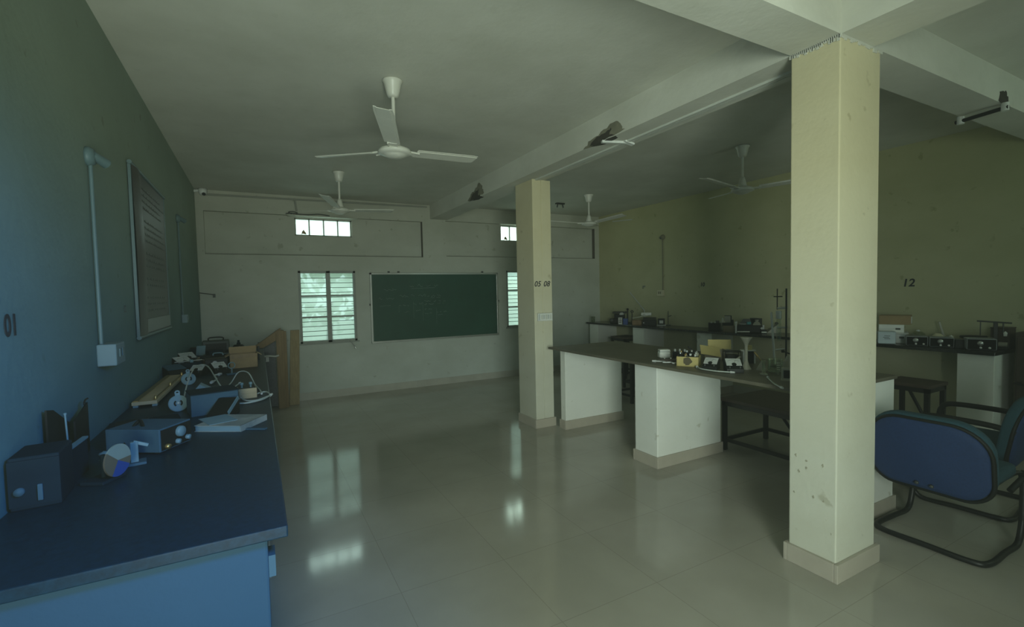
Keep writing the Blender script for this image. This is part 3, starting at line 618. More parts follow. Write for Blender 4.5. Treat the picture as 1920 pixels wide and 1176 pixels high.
# ------------------------------------------------------------------ small makers
def desk_meter(loc, rz, s, label, rx=0):
    t = thing('desk_meter', label, 'meter', loc, R(rz), 'sloped black desk meters'); w, d, h = .115*s, .13*s, .085*s
    side = [(-d/2, 0), (d/2, 0), (d/2, h), (d/2-.025*s, h), (-d/2, .028*s)]
    MB().prism(side, w, basis((-w/2, 0, 0), (0, 1, 0), (0, 0, 1))).build('casing', M_BLK, t, bevel=.003)
    a = math.atan2(h-.028*s, d-.025*s); mm = Matrix.Translation((0, -d/2+(d-.025*s)*.58, .028*s+(h-.028*s)*.58)) @ Matrix.Rotation(a, 4, 'X')
    b = MB(); b.M = mm; b.box((0, .012*s, .002), (w*.9, d*.62, .004)); fo = b.build('dial_face', M_DIAL, t)
    b = MB(); b.M = mm
    b.tube([(-.038*s, .02*s, .0045), (-.02*s, .032*s, .0045), (0, .036*s, .0045), (.02*s, .032*s, .0045), (.038*s, .02*s, .0045)], .0009, 4)
    b.cyl((0, -.01*s, .005), (.016*s, .03*s, .005), .0008, n=4); b.build('scale_and_needle', M_INK, fo)
    b = MB(); b.M = mm; b.lathe([(.016*s, 0), (.016*s, .006)], c=(0, -.02*s, .002)); b.build('zero_knob', M_BLK, t)
    for x in (-.035*s, .035*s): MB().lathe([(0, 0), (.006*s, 0), (.006*s, .012*s), (.004*s, .018*s), (0, .019*s)], c=(x, -d/2+.012*s, .03*s), n=10, caps=False).build('terminal', M_DGREY, t)
    return t
def front_meter(loc, rz, label, w=.17, h=.10, d=.2, body=M_GREY):
    t = thing('bench_instrument', label, 'instrument', loc, R(rz), 'black fronted instruments on the right bench')
    MB().bx((-w/2, -d/2, .006), (w/2, d/2, h)).build('case', body, t, bevel=.004)
    MB().bx((-w/2+.005, -d/2-.004, .01), (w/2-.005, -d/2, h-.005)).build('front_panel', mat('matte_black_panel', (.006, .007, .007), .8, spec=.15), t)
    k = MB().lathe([(0, .012), (.02, .012), (.022, .004), (.022, 0)], c=(-.01, -d/2-.004, h*.62), M=Matrix.Rotation(PI/2, 4, 'X'), n=20, caps=False).build('dial_knob', M_ALU, t)
    MB().lathe([(0, .02), (.007, .02), (.009, .012)], c=(-.01, -d/2-.004, h*.62), M=Matrix.Rotation(PI/2, 4, 'X'), n=10, caps=False).build('knob_cap', M_LGREY, k)
    for x in (-.008, .05): MB().lathe([(0, .016), (.008, .016), (.009, 0)], c=(x, -d/2-.004, h*.25), M=Matrix.Rotation(PI/2, 4, 'X'), n=12, caps=False).build('small_knob', M_WPL, t)
    for sx in (-1, 1):
        for sy in (-1, 1): MB().bx((sx*w*.4-.008, sy*d*.4-.008, 0), (sx*w*.4+.008, sy*d*.4+.008, .007)).build('foot', M_BLK, t)
    MB().bx((-w/2+.02, -d/2+.03, h), (w/2-.02, -d/2+.05, h+.003)).build('vent_slot', M_DGREY, t)
    return t
def ring_dial(loc, rz, r, label, tilt=20):
    t = thing('dial_disc', label, 'dial', loc, R(rz), 'white dial discs on the left bench'); T = Matrix.Translation((0, 0, r*.95)) @ Matrix.Rotation(R(90-tilt), 4, 'X')
    b = MB(); b.M = T; b.lathe([(0, -.006), (r*.94, -.006), (r, -.002), (r, .004), (r*.9, .007), (r*.45, .008), (0, .008)], n=32, caps=False)
    b.build('disc', M_DIMP, t)
    b = MB(); b.M = T
    for s in (0, PI):
        b.tube([(r*.36*math.cos(s+a), r*.36*math.sin(s+a), .008) for a in (-.9, -.45, 0, .45, .9)], r*.09, 6)
    b.build('slot', M_BLK, t)
    b = MB(); b.M = T; b.lathe([(0, .022), (r*.13, .02), (r*.15, .006)], n=14, caps=False).build('centre_boss', M_WPL, t)
    b = MB(); b.M = T; b.box((0, r*1.08, 0), (r*.5, r*.35, .01)); b.tube([(0+r*.2*math.cos(a), r*1.32+r*.2*math.sin(a), 0) for a in [i*PI/4 for i in range(9)]], .005, 6); b.build('hanging_ear', M_DIMP, t)
    b = MB(); b.bx((-r*.35, -.005, 0), (r*.35, r*.55, .012)); b.build('foot', M_DIMP, t); return t
def open_carton(loc, rz, w, d, h, label, m1=M_CARD, flap=.45, band=True, name='carton'):
    t = thing(name, label, 'box', loc, R(rz)); k = .004
    MB().bx((-w/2, -d/2, 0), (w/2, d/2, k)).bx((-w/2, -d/2, 0), (w/2, -d/2+k, h)).bx((-w/2, d/2-k, 0), (w/2, d/2, h)).bx((-w/2, -d/2, 0), (-w/2+k, d/2, h)).bx((w/2-k, -d/2, 0), (w/2, d/2, h)).build('carton_body', m1, t)
    if flap:
        MB().box((0, d/2+h*flap*.2, h+h*flap*.45), (w, .004, h*flap), rx=R(-20)).build('back_flap', m1, t)
        for s in (-1, 1): MB().box((s*(w/2+h*.14), 0, h-.01), (h*.3, d*.96, .004), ry=s*R(30)).build('side_flap', m1, t)
    if band: MB().bx((-w/2+.004, -d/2-.0015, h*.72), (w/2-.004, -d/2, h-.004)).build('printed_band', M_WOODB, t)
    return t
def solid(name, cat, label, loc, rz, parts):
    t = thing(name, label, cat, loc, R(rz))
    for nm, b, mt, bv in parts: b.build(nm, mt, t, bevel=bv)
    return t
def cable(label, pts, r=.0045, mtl=None, name='cable', plug=None):
    P = [Vector(p) for p in pts]
    for p in P: p.z = max(p.z, BZ+2.1*r)
    o = P[0].copy(); t = thing(name, label, 'cable', o)
    MB().tube([p-o for p in P], r, 6).build('lead', mtl or M_CABLE, t)
    for e, q in ((P[0], P[1]), (P[-1], P[-2])):
        d = (e-q).normalized(); MB().cyl(e-o, e-o+d*.03, r*1.9, r*1.4, n=8).build('plug', M_LGREY if mtl is None else mtl, t)
    return t
Z = BZ

# ------------------------------------------------------------------ things on the left bench
open_carton((-.125, 4.87, Z), 4, .215, .15, .125, 'open brown cardboard carton on the far part of the left bench')
solid('metal_bracket', 'bracket', 'small dark slotted metal bracket beside the brown carton', (-.01+.0, 5.36, Z), 5, [('plate', MB().bx((-.035, 0, 0), (-.018, .06, .13)).bx((0, 0, 0), (.016, .06, .13)).bx((-.035, 0, 0), (.016, .06, .012)), M_BLK2, .002)])
solid('instrument_case', 'instrument', 'dark green long instrument case at the back of the left bench', (-.42, 6.25, Z), 3, [('case', MB().bx((-.13, -.08, 0), (.13, .08, .15)), mat('dark_green_casing', (.03, .045, .038), .5), .01), ('handle', MB().tube([(-.07, 0, .15), (-.06, 0, .18), (.06, 0, .18), (.07, 0, .15)], .007), M_BLK, 0), ('panel', MB().bx((-.1, -.086, .03), (.1, -.08, .12)), M_BLK, 0)])
solid('leaning_card', 'card', 'pale card leaning on the dark green instrument case', (-.56, 6.1, Z), -8, [('card_sheet', MB().box((0, .03, .055), (.085, .004, .11), rx=R(-24)), M_DIMP, 0)])
solid('small_motor', 'motor', 'round black motor with a capped spindle at the bench end', (-.2, 6.2, Z), 0, [('body', MB().lathe([(.055, 0), (.06, .02), (.06, .07), (.045, .09), (0, .095)], n=20, caps=False), M_BLK, 0), ('spindle', MB().lathe([(.02, .09), (.02, .11), (.012, .115), (.012, .14), (0, .142)], n=14, caps=False), M_DIMB2, 0), ('dial', MB().lathe([(.014, -.003), (.014, .0)], c=(.01, -.058, .06), M=Matrix.Rotation(PI/2, 4, 'X')), M_DIMW, 0), ('base', MB().bx((-.07, -.05, 0), (.07, .05, .012)), M_DIMB2, .003)])
solid('terminal_box', 'box', 'small dark box in the far left corner of the left bench', (-.617, 6.32, Z), 0, [('case', MB().bx((-.05, -.05, 0), (.05, .05, .07)), M_DIMB2, .006), ('lid', MB().bx((-.052, -.052, .07), (.052, .052, .08)), M_BLK, .004)])
solid('equipment_tray', 'tray', 'wide black equipment tray with loose parts before the green case', (-.36, 5.78, Z), 2, [('tray_body', MB().bx((-.15, -.11, 0), (.15, .11, .035)), M_BLK, .006), ('lump', MB().box((-.05, .0, .06), (.13, .12, .05), rz=R(20)), M_DIMB2, .012), ('strip', MB().box((.08, -.04, .042), (.09, .02, .012), rz=R(-20)), M_DIMW, .002), ('coil', MB().lathe([(.04, .035), (.045, .06), (.03, .075), (0, .078)], c=(.09, .05, 0), n=16, caps=False), M_BLK, 0)])
solid('wooden_tray', 'tray', 'shallow brown wooden tray at the wall side of the left bench', (-.40, 5.25, Z), 2, [('tray_base', MB().bx((-.11, -.12, 0), (.11, .12, .01)), M_WOODB, 0), ('front_board', MB().bx((-.11, -.12, 0), (.11, -.108, .065)), M_WOODB, .002), ('back_board', MB().bx((-.11, .108, 0), (.11, .12, .065)), M_WOODB, .002), ('side_board', MB().bx((-.11, -.12, 0), (-.1, .12, .065)).bx((.1, -.12, 0), (.11, .12, .065)), M_WOODB, .002), ('contents', MB().box((0, 0, .05), (.15, .18, .05), rz=R(12)), M_DIMB2, .01)])
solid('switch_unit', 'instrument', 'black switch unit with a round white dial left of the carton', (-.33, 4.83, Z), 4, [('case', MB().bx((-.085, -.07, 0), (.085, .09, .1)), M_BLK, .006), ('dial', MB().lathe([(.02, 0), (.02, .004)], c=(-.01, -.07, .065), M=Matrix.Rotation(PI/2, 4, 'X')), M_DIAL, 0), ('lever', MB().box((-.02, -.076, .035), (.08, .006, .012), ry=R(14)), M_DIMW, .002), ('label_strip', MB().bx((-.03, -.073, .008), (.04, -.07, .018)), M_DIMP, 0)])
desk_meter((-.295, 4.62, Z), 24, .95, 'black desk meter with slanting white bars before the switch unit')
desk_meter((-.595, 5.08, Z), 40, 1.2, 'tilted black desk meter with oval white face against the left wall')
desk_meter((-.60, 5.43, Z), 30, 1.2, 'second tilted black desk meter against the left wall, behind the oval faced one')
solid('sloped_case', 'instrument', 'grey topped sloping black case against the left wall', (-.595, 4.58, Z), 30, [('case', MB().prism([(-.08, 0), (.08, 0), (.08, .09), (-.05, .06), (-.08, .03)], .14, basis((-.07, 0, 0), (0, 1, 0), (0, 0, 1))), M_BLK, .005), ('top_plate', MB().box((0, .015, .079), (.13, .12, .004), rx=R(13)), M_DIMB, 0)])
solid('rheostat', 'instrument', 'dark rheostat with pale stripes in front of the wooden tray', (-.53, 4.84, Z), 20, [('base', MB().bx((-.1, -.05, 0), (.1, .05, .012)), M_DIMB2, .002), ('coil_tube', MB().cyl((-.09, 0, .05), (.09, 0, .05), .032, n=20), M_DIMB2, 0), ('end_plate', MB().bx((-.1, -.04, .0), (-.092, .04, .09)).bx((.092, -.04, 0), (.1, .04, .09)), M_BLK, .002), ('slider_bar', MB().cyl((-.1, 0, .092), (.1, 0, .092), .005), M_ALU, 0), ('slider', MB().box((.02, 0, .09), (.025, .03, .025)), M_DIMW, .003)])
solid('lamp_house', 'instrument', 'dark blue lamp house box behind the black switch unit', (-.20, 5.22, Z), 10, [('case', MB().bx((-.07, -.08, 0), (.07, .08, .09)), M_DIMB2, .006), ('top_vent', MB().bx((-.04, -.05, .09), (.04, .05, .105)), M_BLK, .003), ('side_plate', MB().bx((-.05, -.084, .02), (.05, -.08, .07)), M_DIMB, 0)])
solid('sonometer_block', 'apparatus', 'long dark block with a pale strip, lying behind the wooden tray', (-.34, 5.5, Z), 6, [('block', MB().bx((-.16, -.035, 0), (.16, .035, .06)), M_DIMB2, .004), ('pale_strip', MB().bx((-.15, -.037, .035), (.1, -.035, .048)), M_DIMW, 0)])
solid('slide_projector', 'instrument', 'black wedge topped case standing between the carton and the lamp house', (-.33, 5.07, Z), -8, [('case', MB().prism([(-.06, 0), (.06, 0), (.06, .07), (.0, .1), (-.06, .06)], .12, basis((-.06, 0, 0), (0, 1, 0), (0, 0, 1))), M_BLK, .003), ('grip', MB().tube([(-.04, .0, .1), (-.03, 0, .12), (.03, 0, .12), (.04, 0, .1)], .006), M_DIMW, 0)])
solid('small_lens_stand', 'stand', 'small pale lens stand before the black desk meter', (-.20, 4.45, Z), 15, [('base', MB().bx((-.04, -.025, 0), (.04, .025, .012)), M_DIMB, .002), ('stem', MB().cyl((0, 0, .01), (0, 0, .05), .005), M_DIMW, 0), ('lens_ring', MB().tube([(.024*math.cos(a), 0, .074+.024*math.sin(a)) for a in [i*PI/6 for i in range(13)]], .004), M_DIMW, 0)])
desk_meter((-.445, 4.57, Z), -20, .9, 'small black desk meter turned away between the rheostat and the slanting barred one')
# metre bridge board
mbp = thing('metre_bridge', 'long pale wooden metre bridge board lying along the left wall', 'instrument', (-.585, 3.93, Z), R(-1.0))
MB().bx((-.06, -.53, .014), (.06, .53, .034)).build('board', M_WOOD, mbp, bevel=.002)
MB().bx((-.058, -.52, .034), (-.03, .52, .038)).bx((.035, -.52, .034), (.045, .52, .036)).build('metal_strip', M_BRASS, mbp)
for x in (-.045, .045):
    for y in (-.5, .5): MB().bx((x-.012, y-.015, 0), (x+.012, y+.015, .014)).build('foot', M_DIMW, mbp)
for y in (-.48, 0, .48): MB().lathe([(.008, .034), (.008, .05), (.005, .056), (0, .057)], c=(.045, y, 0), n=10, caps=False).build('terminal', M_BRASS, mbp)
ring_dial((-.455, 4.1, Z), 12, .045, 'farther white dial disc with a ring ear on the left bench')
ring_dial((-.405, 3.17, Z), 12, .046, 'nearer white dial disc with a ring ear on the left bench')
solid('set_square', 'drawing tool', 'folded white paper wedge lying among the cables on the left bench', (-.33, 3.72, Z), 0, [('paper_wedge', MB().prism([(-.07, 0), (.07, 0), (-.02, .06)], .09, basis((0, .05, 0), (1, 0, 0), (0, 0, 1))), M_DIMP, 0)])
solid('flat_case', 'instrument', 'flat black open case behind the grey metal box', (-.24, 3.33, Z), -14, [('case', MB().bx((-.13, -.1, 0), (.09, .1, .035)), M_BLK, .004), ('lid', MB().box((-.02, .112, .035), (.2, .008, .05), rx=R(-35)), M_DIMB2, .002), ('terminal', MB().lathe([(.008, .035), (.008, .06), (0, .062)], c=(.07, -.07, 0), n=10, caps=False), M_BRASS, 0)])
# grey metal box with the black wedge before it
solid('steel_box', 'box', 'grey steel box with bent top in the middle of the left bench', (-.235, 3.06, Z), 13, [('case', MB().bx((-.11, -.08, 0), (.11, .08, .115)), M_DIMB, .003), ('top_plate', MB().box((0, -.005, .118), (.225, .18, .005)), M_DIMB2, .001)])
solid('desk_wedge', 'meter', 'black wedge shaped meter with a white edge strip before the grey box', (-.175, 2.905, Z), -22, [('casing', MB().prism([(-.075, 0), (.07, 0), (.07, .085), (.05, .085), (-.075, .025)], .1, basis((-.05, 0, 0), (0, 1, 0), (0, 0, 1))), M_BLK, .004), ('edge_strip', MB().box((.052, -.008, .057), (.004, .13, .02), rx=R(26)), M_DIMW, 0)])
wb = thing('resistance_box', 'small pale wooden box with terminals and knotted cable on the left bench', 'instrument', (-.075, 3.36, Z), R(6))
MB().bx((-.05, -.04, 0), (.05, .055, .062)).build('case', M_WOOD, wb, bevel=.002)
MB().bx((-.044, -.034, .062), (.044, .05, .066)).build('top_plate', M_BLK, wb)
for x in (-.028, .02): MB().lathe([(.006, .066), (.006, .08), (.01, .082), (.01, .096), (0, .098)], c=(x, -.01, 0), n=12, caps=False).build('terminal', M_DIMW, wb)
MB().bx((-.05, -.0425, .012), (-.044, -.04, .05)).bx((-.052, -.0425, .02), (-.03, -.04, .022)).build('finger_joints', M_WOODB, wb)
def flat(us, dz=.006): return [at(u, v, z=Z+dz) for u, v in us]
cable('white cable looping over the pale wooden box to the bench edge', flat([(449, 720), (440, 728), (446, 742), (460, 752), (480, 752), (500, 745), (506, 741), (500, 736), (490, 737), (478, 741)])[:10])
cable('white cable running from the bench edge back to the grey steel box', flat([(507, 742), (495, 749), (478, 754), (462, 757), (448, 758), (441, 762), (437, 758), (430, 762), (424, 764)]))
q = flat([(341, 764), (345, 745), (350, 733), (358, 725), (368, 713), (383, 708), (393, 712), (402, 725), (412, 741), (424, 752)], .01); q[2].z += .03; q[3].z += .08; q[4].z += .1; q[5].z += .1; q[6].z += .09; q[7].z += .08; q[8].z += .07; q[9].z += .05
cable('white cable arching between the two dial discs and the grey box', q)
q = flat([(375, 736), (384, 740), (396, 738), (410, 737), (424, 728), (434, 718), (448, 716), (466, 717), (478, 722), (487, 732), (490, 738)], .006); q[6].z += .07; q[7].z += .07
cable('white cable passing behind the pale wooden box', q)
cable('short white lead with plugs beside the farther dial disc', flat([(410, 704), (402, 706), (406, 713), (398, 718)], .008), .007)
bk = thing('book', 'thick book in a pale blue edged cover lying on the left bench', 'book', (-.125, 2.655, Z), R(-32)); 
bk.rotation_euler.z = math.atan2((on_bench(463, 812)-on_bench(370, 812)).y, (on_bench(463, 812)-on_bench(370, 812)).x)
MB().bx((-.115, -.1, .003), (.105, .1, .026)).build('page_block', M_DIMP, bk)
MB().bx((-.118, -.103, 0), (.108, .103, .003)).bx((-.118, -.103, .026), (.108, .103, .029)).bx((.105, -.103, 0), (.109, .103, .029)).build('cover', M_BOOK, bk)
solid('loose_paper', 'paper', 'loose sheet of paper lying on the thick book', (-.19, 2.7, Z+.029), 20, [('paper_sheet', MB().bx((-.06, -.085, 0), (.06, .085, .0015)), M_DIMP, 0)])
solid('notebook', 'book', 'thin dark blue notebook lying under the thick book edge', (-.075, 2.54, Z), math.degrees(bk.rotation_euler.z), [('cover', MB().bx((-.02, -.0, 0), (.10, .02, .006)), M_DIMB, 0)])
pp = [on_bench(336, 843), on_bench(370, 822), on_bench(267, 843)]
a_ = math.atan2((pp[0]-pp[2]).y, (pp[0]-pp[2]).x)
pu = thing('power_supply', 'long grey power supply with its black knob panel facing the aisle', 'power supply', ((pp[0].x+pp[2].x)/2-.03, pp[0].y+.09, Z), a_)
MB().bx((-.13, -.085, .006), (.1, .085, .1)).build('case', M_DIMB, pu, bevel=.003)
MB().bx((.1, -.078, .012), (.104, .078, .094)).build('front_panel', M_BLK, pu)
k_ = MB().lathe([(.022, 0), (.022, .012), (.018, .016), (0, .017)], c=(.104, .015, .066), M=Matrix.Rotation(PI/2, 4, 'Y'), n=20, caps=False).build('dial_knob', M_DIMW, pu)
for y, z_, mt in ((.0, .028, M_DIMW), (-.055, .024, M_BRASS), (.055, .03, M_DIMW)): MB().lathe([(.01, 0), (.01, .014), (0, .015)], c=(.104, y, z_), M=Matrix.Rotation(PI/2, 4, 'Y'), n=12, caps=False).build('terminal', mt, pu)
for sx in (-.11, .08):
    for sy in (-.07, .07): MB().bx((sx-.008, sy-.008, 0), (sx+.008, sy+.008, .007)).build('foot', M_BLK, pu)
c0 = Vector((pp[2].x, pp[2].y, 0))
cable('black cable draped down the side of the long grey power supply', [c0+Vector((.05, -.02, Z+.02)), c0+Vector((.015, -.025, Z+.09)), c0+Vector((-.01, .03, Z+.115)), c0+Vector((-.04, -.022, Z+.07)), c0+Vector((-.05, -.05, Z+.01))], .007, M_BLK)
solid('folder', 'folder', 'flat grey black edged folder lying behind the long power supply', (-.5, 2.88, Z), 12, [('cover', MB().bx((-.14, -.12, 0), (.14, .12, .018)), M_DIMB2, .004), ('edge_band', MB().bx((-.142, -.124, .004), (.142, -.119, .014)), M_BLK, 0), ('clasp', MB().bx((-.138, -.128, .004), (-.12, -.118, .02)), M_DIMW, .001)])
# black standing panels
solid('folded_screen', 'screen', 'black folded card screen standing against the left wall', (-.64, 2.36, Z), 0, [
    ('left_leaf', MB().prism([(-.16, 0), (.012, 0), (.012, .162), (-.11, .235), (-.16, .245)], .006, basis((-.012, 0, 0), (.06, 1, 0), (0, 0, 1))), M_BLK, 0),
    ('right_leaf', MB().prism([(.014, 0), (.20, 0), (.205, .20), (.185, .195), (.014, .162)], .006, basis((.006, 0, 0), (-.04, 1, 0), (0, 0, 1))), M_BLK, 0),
    ('hook', MB().tube([(.0, .185, .19), (.0, .175, .2), (.0, .19, .212), (.003, .21, .215)], .0035), M_BLK, 0)])
tag(MB().cyl((0, 0, 0), (-.012, .02, .215), .003).lathe([(.005, -.0), (.005, .007), (0, .008)], c=(-.012, .02, .212), n=8, caps=False).build('thin_rod', M_DIMW, loc=(-.612, 2.235, Z)), 'thin pale rod leaning before the black folded screen', 'rod')
solid('tilted_board', 'board', 'dark board with a pale top edge standing before the black folded screen', (-.575, 2.17, Z), -2, [('panel', MB().box((0, 0, .06), (.01, .17, .12)), M_DIMB2, .002), ('pale_edge', MB().box((0, 0, .1235), (.016, .172, .007)), M_DIMW, 0)])
solid('control_box', 'instrument', 'large dark control box at the near end of the left bench by the wall', (-.612, 2.0, Z), 4, [('case', MB().bx((-.06, -.08, .0), (.055, .08, .16)), M_DIMB2, .005), ('front_panel', MB().bx((-.06, -.084, .012), (.055, -.08, .15)), M_DIMB2, 0), ('lever', MB().box((.01, -.088, .05), (.012, .008, .05)), M_DIMB, .002), ('knob', MB().lathe([(.012, 0), (.012, .012), (0, .013)], c=(-.035, -.084, .06), M=Matrix.Rotation(PI/2, 4, 'X'), n=12, caps=False), M_DIMB, 0)])
solid('black_case', 'box', 'black case behind the crumpled bag on the left bench', (-.515, 2.67, Z), 8, [('case', MB().bx((-.06, -.05, 0), (.06, .05, .075)), M_BLK, .004), ('latch', MB().bx((-.01, -.054, .04), (.01, -.05, .055)), M_ALU, .001)])
def crumple(loc, s, label, seed):
    random.seed(seed); b = MB(); n = 12; prof = []
    vs = []; fs = []
    for k in range(7):
        ph = k/6*PI*.98; 
        for i in range(n):
            r = s*(math.sin(ph)+.05)*random.uniform(.7, 1.15); vs.append((r*math.cos(2*PI*i/n), r*math.sin(2*PI*i/n), max(.001, s*.75*(1-math.cos(ph))*.5*random.uniform(.85, 1.1))))
    for k in range(6):
        for i in range(n): j = (i+1) % n; fs.append((k*n+i, k*n+j, (k+1)*n+j, (k+1)*n+i))
    b.add(vs, fs, 0, False); b.add(vs, [tuple(range(6*n, 7*n))], 0); return tag(b.build('plastic_bag', M_DIMW, loc=loc), label, 'bag')
crumple((-.475, 2.40, Z), .03, 'crumpled white plastic bag beside the long grey power supply', 3)
crumple((-.56, 2.43, Z), .022, 'tiny crumpled white wrapper nearer the left wall', 9)
solid('swing_tag', 'tag', 'white paper tag propped against the end of the grey power supply', (-.425, 2.405, Z), 20, [('card_tag', MB().box((0, 0, .04), (.03, .003, .08), rx=R(-12)), M_DIMP, 0)])
dc = thing('colour_disc', 'upright disc painted in cream, orange and blue sectors on a stand', 'disc', (-.445, 2.07, Z), R(62))
random.seed(2); T = Matrix.Translation((0, 0, .07)) @ Matrix.Rotation(R(90), 4, 'X') @ Matrix.Rotation(R(0), 4, 'Y')
b = MB(); b.M = T; nseg = 36
for i in range(nseg):
    a0, a1_ = 2*PI*i/nseg, 2*PI*(i+1)/nseg; mi = 0 if i < 14 else (1 if i < 24 else (2 if i < 33 else 1))
    b.add([(0, 0, .003), (.055*math.cos(a0), .055*math.sin(a0), .003), (.055*math.cos(a1_), .055*math.sin(a1_), .003), (0, 0, -.003), (.055*math.cos(a0), .055*math.sin(a0), -.003), (.055*math.cos(a1_), .055*math.sin(a1_), -.003)], [(0, 1, 2), (5, 4, 3), (1, 4, 5, 2)], mi)
b.build('painted_disc', [mat('shade_tinted_cream', (.22, .27, .24), .6), mat('shade_tinted_orange', (.12, .10, .07), .6), M_BLUE], dc)  # cream and orange sectors have dimness painted into their colour
MB().cyl((0, .004, .07), (0, .06, .07), .006).cyl((0, .05, 0), (0, .05, .09), .007).build('stand_post', M_DIMB2, dc); MB().bx((-.05, .01, 0), (.05, .09, .012)).build('base', M_DIMB2, dc, bevel=.003)
solid('hand_crank', 'apparatus', 'small pale crank bracket standing behind the colour disc', (-.43, 2.24, Z), 10, [('bracket', MB().bx((-.012, -.01, 0), (.012, .01, .085)).box((.02, 0, .075), (.05, .012, .012), ry=R(25)), M_DIMW, .002), ('base', MB().bx((-.035, -.03, 0), (.035, .03, .01)), M_DIMB, .002)])

# ------------------------------------------------------------------ wooden frame pieces and granite offcut behind the left bench
hf = thing('door_frame_piece', 'brown wooden door frame corner leaning upside down behind the bench', 'frame', (.215, 7.33, 0), 0)
MB().bx((-.0, -.056, 0), (.1, .05, 1.085)).bx((.1, -.03, 0), (.13, .03, 1.07)).build('upright', M_WOODB, hf, bevel=.003)
MB().add([(-.3, -.05, .86), (-.16, -.05, .86), (.06, -.05, .985), (.06, -.05, 1.12), (-.3, .04, .86), (-.16, .04, .86), (.06, .04, .985), (.06, .04, 1.12)], [(0, 1, 2, 3), (7, 6, 5, 4), (0, 3, 7, 4), (1, 5, 6, 2), (3, 2, 6, 7), (0, 4, 5, 1)]).build('top_rail', M_WOODB, hf, bevel=.003)
tag(MB().add([(0, -.05, 0), (.13, -.05, 0), (.18, .12, 1.06), (.06, .12, 1.06), (0, 0, 0), (.13, 0, 0), (.18, .16, 1.06), (.06, .16, 1.06)], [(0, 1, 2, 3), (7, 6, 5, 4), (0, 3, 7, 4), (1, 5, 6, 2), (3, 2, 6, 7), (0, 4, 5, 1)]).build('wooden_plank', M_WOODP, loc=(.355, 7.47, 0), bevel=.003), 'pale dusty wooden plank leaning on the back wall under the window', 'plank')
go = solid('granite_slab', 'slab', 'speckled dark granite offcut leaning behind the brown door frame', (.10, 7.5, 0), 0, [('slab', MB().box((.0, 0, .46), (.22, .03, .92), rx=R(-6)), M_SPECK, .003), ('white_chip', MB().box((.0, -.05, .68), (.04, .012, .07)), M_WPL, 0)])
tag(MB().tube([(.05, 7.29, .74), (.12, 7.27, .745), (.2, 7.262, .735), (.24, 7.26, .75)], .014, 6).build('cloth_strip', M_PAPER), 'white cloth strip tied across the brown door frame', 'strip')

# ------------------------------------------------------------------ things on the island bench
solid('plastic_jar', 'jar', 'white square plastic jar standing alone on the island bench', (3.19, 3.08, Z), -30, [('jar_body', MB().bx((-.05, -.04, 0), (.05, .04, .06)), M_WPL, .014), ('lid', MB().bx((-.046, -.036, .062), (.046, .036, .078)), M_WPL, .006), ('rim_band', MB().bx((-.048, -.038, .058), (.048, .038, .064)), M_LGREY, .002)])
solid('wooden_clip', 'clip', 'flat dark wooden clip with pale wires before the white jar', (3.08, 2.90, Z), -50, [('clip_board', MB().bx((-.08, -.035, 0), (.08, .035, .022)), M_DWOOD, .004), ('terminal', MB().lathe([(.006, .022), (.006, .034), (0, .035)], c=(-.05, 0, 0), n=10, caps=False).lathe([(.006, .022), (.006, .034), (0, .035)], c=(0, 0, 0), n=10, caps=False), M_ALU, 0)])
cable('pale crumpled wire lying before the white jar', [(2.93, 2.92, Z+.006), (2.97, 2.86, Z+.012), (2.93, 2.84, Z+.006), (2.98, 2.8, Z+.012), (2.96, 2.76, Z+.006), (3.02, 2.74, Z+.006)], .006, M_LGREY)
p_, q_ = on_bench(1269, 687), on_bench(1308, 689); r_ = math.atan2((q_-p_).y, (q_-p_).x)
cx = open_carton(((p_.x+q_.x)/2+.07, (p_.y+q_.y)/2+.045, Z), math.degrees(r_), .165, .16, .078, 'yellow card box full of plugs, with a dark stain on its side', M_CARDY, 0, False, 'plug_carton')
MB().prism(blob([(.034*math.cos(i*PI/5), .031*math.sin(i*PI/5)) for i in range(10)], 2, .004, 6), .001, basis((-.0, -.0812, .044), (1, 0, 0), (0, 0, 1))).build('stain', mat('box_stain', (.10, .085, .05), .9), cx)
random.seed(31); n_ = 0
for i in range(4):
    for j in range(3):
        x, y = -.057+.037*i, -.05+.05*j; w = Matrix.Rotation(r_, 4, 'Z') @ Vector((x, y, 0)) + cx.location
        t = thing('plug', 'small plug standing upright in the yellow card box of plugs', 'plug', (w.x, w.y, Z+.006), r_+random.uniform(-.6, .6), 'plugs standing in the yellow card box')
        mt = random.choice([M_BLK, M_BLK, M_DGREY, M_PLGREY]); h = random.uniform(.07, .1)
        MB().box((0, 0, h*.5), (.024, .026, h)).build('plug_body', mt, t, bevel=.004); MB().lathe([(.007, h), (.007, h+.014), (0, h+.015)], n=8, caps=False).build('plug_tip', random.choice([M_ALU, M_LGREY, M_BRASS]), t)
solid('terminal_strip', 'apparatus', 'dark terminal strip with pale knobs behind the plug box', (3.25, 2.90, Z), -52, [('strip_base', MB().bx((-.10, -.03, 0), (.085, .03, .07)), M_BLK, .004), ('knob_row', MB().lathe([(.009, .07), (.009, .09), (0, .092)], c=(-.08, 0, 0), n=10, caps=False).lathe([(.009, .07), (.009, .09), (0, .092)], c=(-.04, 0, 0), n=10, caps=False).lathe([(.009, .07), (.009, .09), (0, .092)], c=(0, 0, 0), n=10, caps=False), M_LGREY, 0), ('lever', MB().box((.055, 0, .09), (.01, .02, .08), ry=R(-50)), M_BLK, .002)])
d1 = desk_meter((3.02, 2.445, Z), -64, .92, 'upright faced white dial meter on the island bench beside the plug box')
d2 = desk_meter((3.065, 2.285, Z), -42, 1.0, 'white dial meter lying tilted right of the other on the island bench')
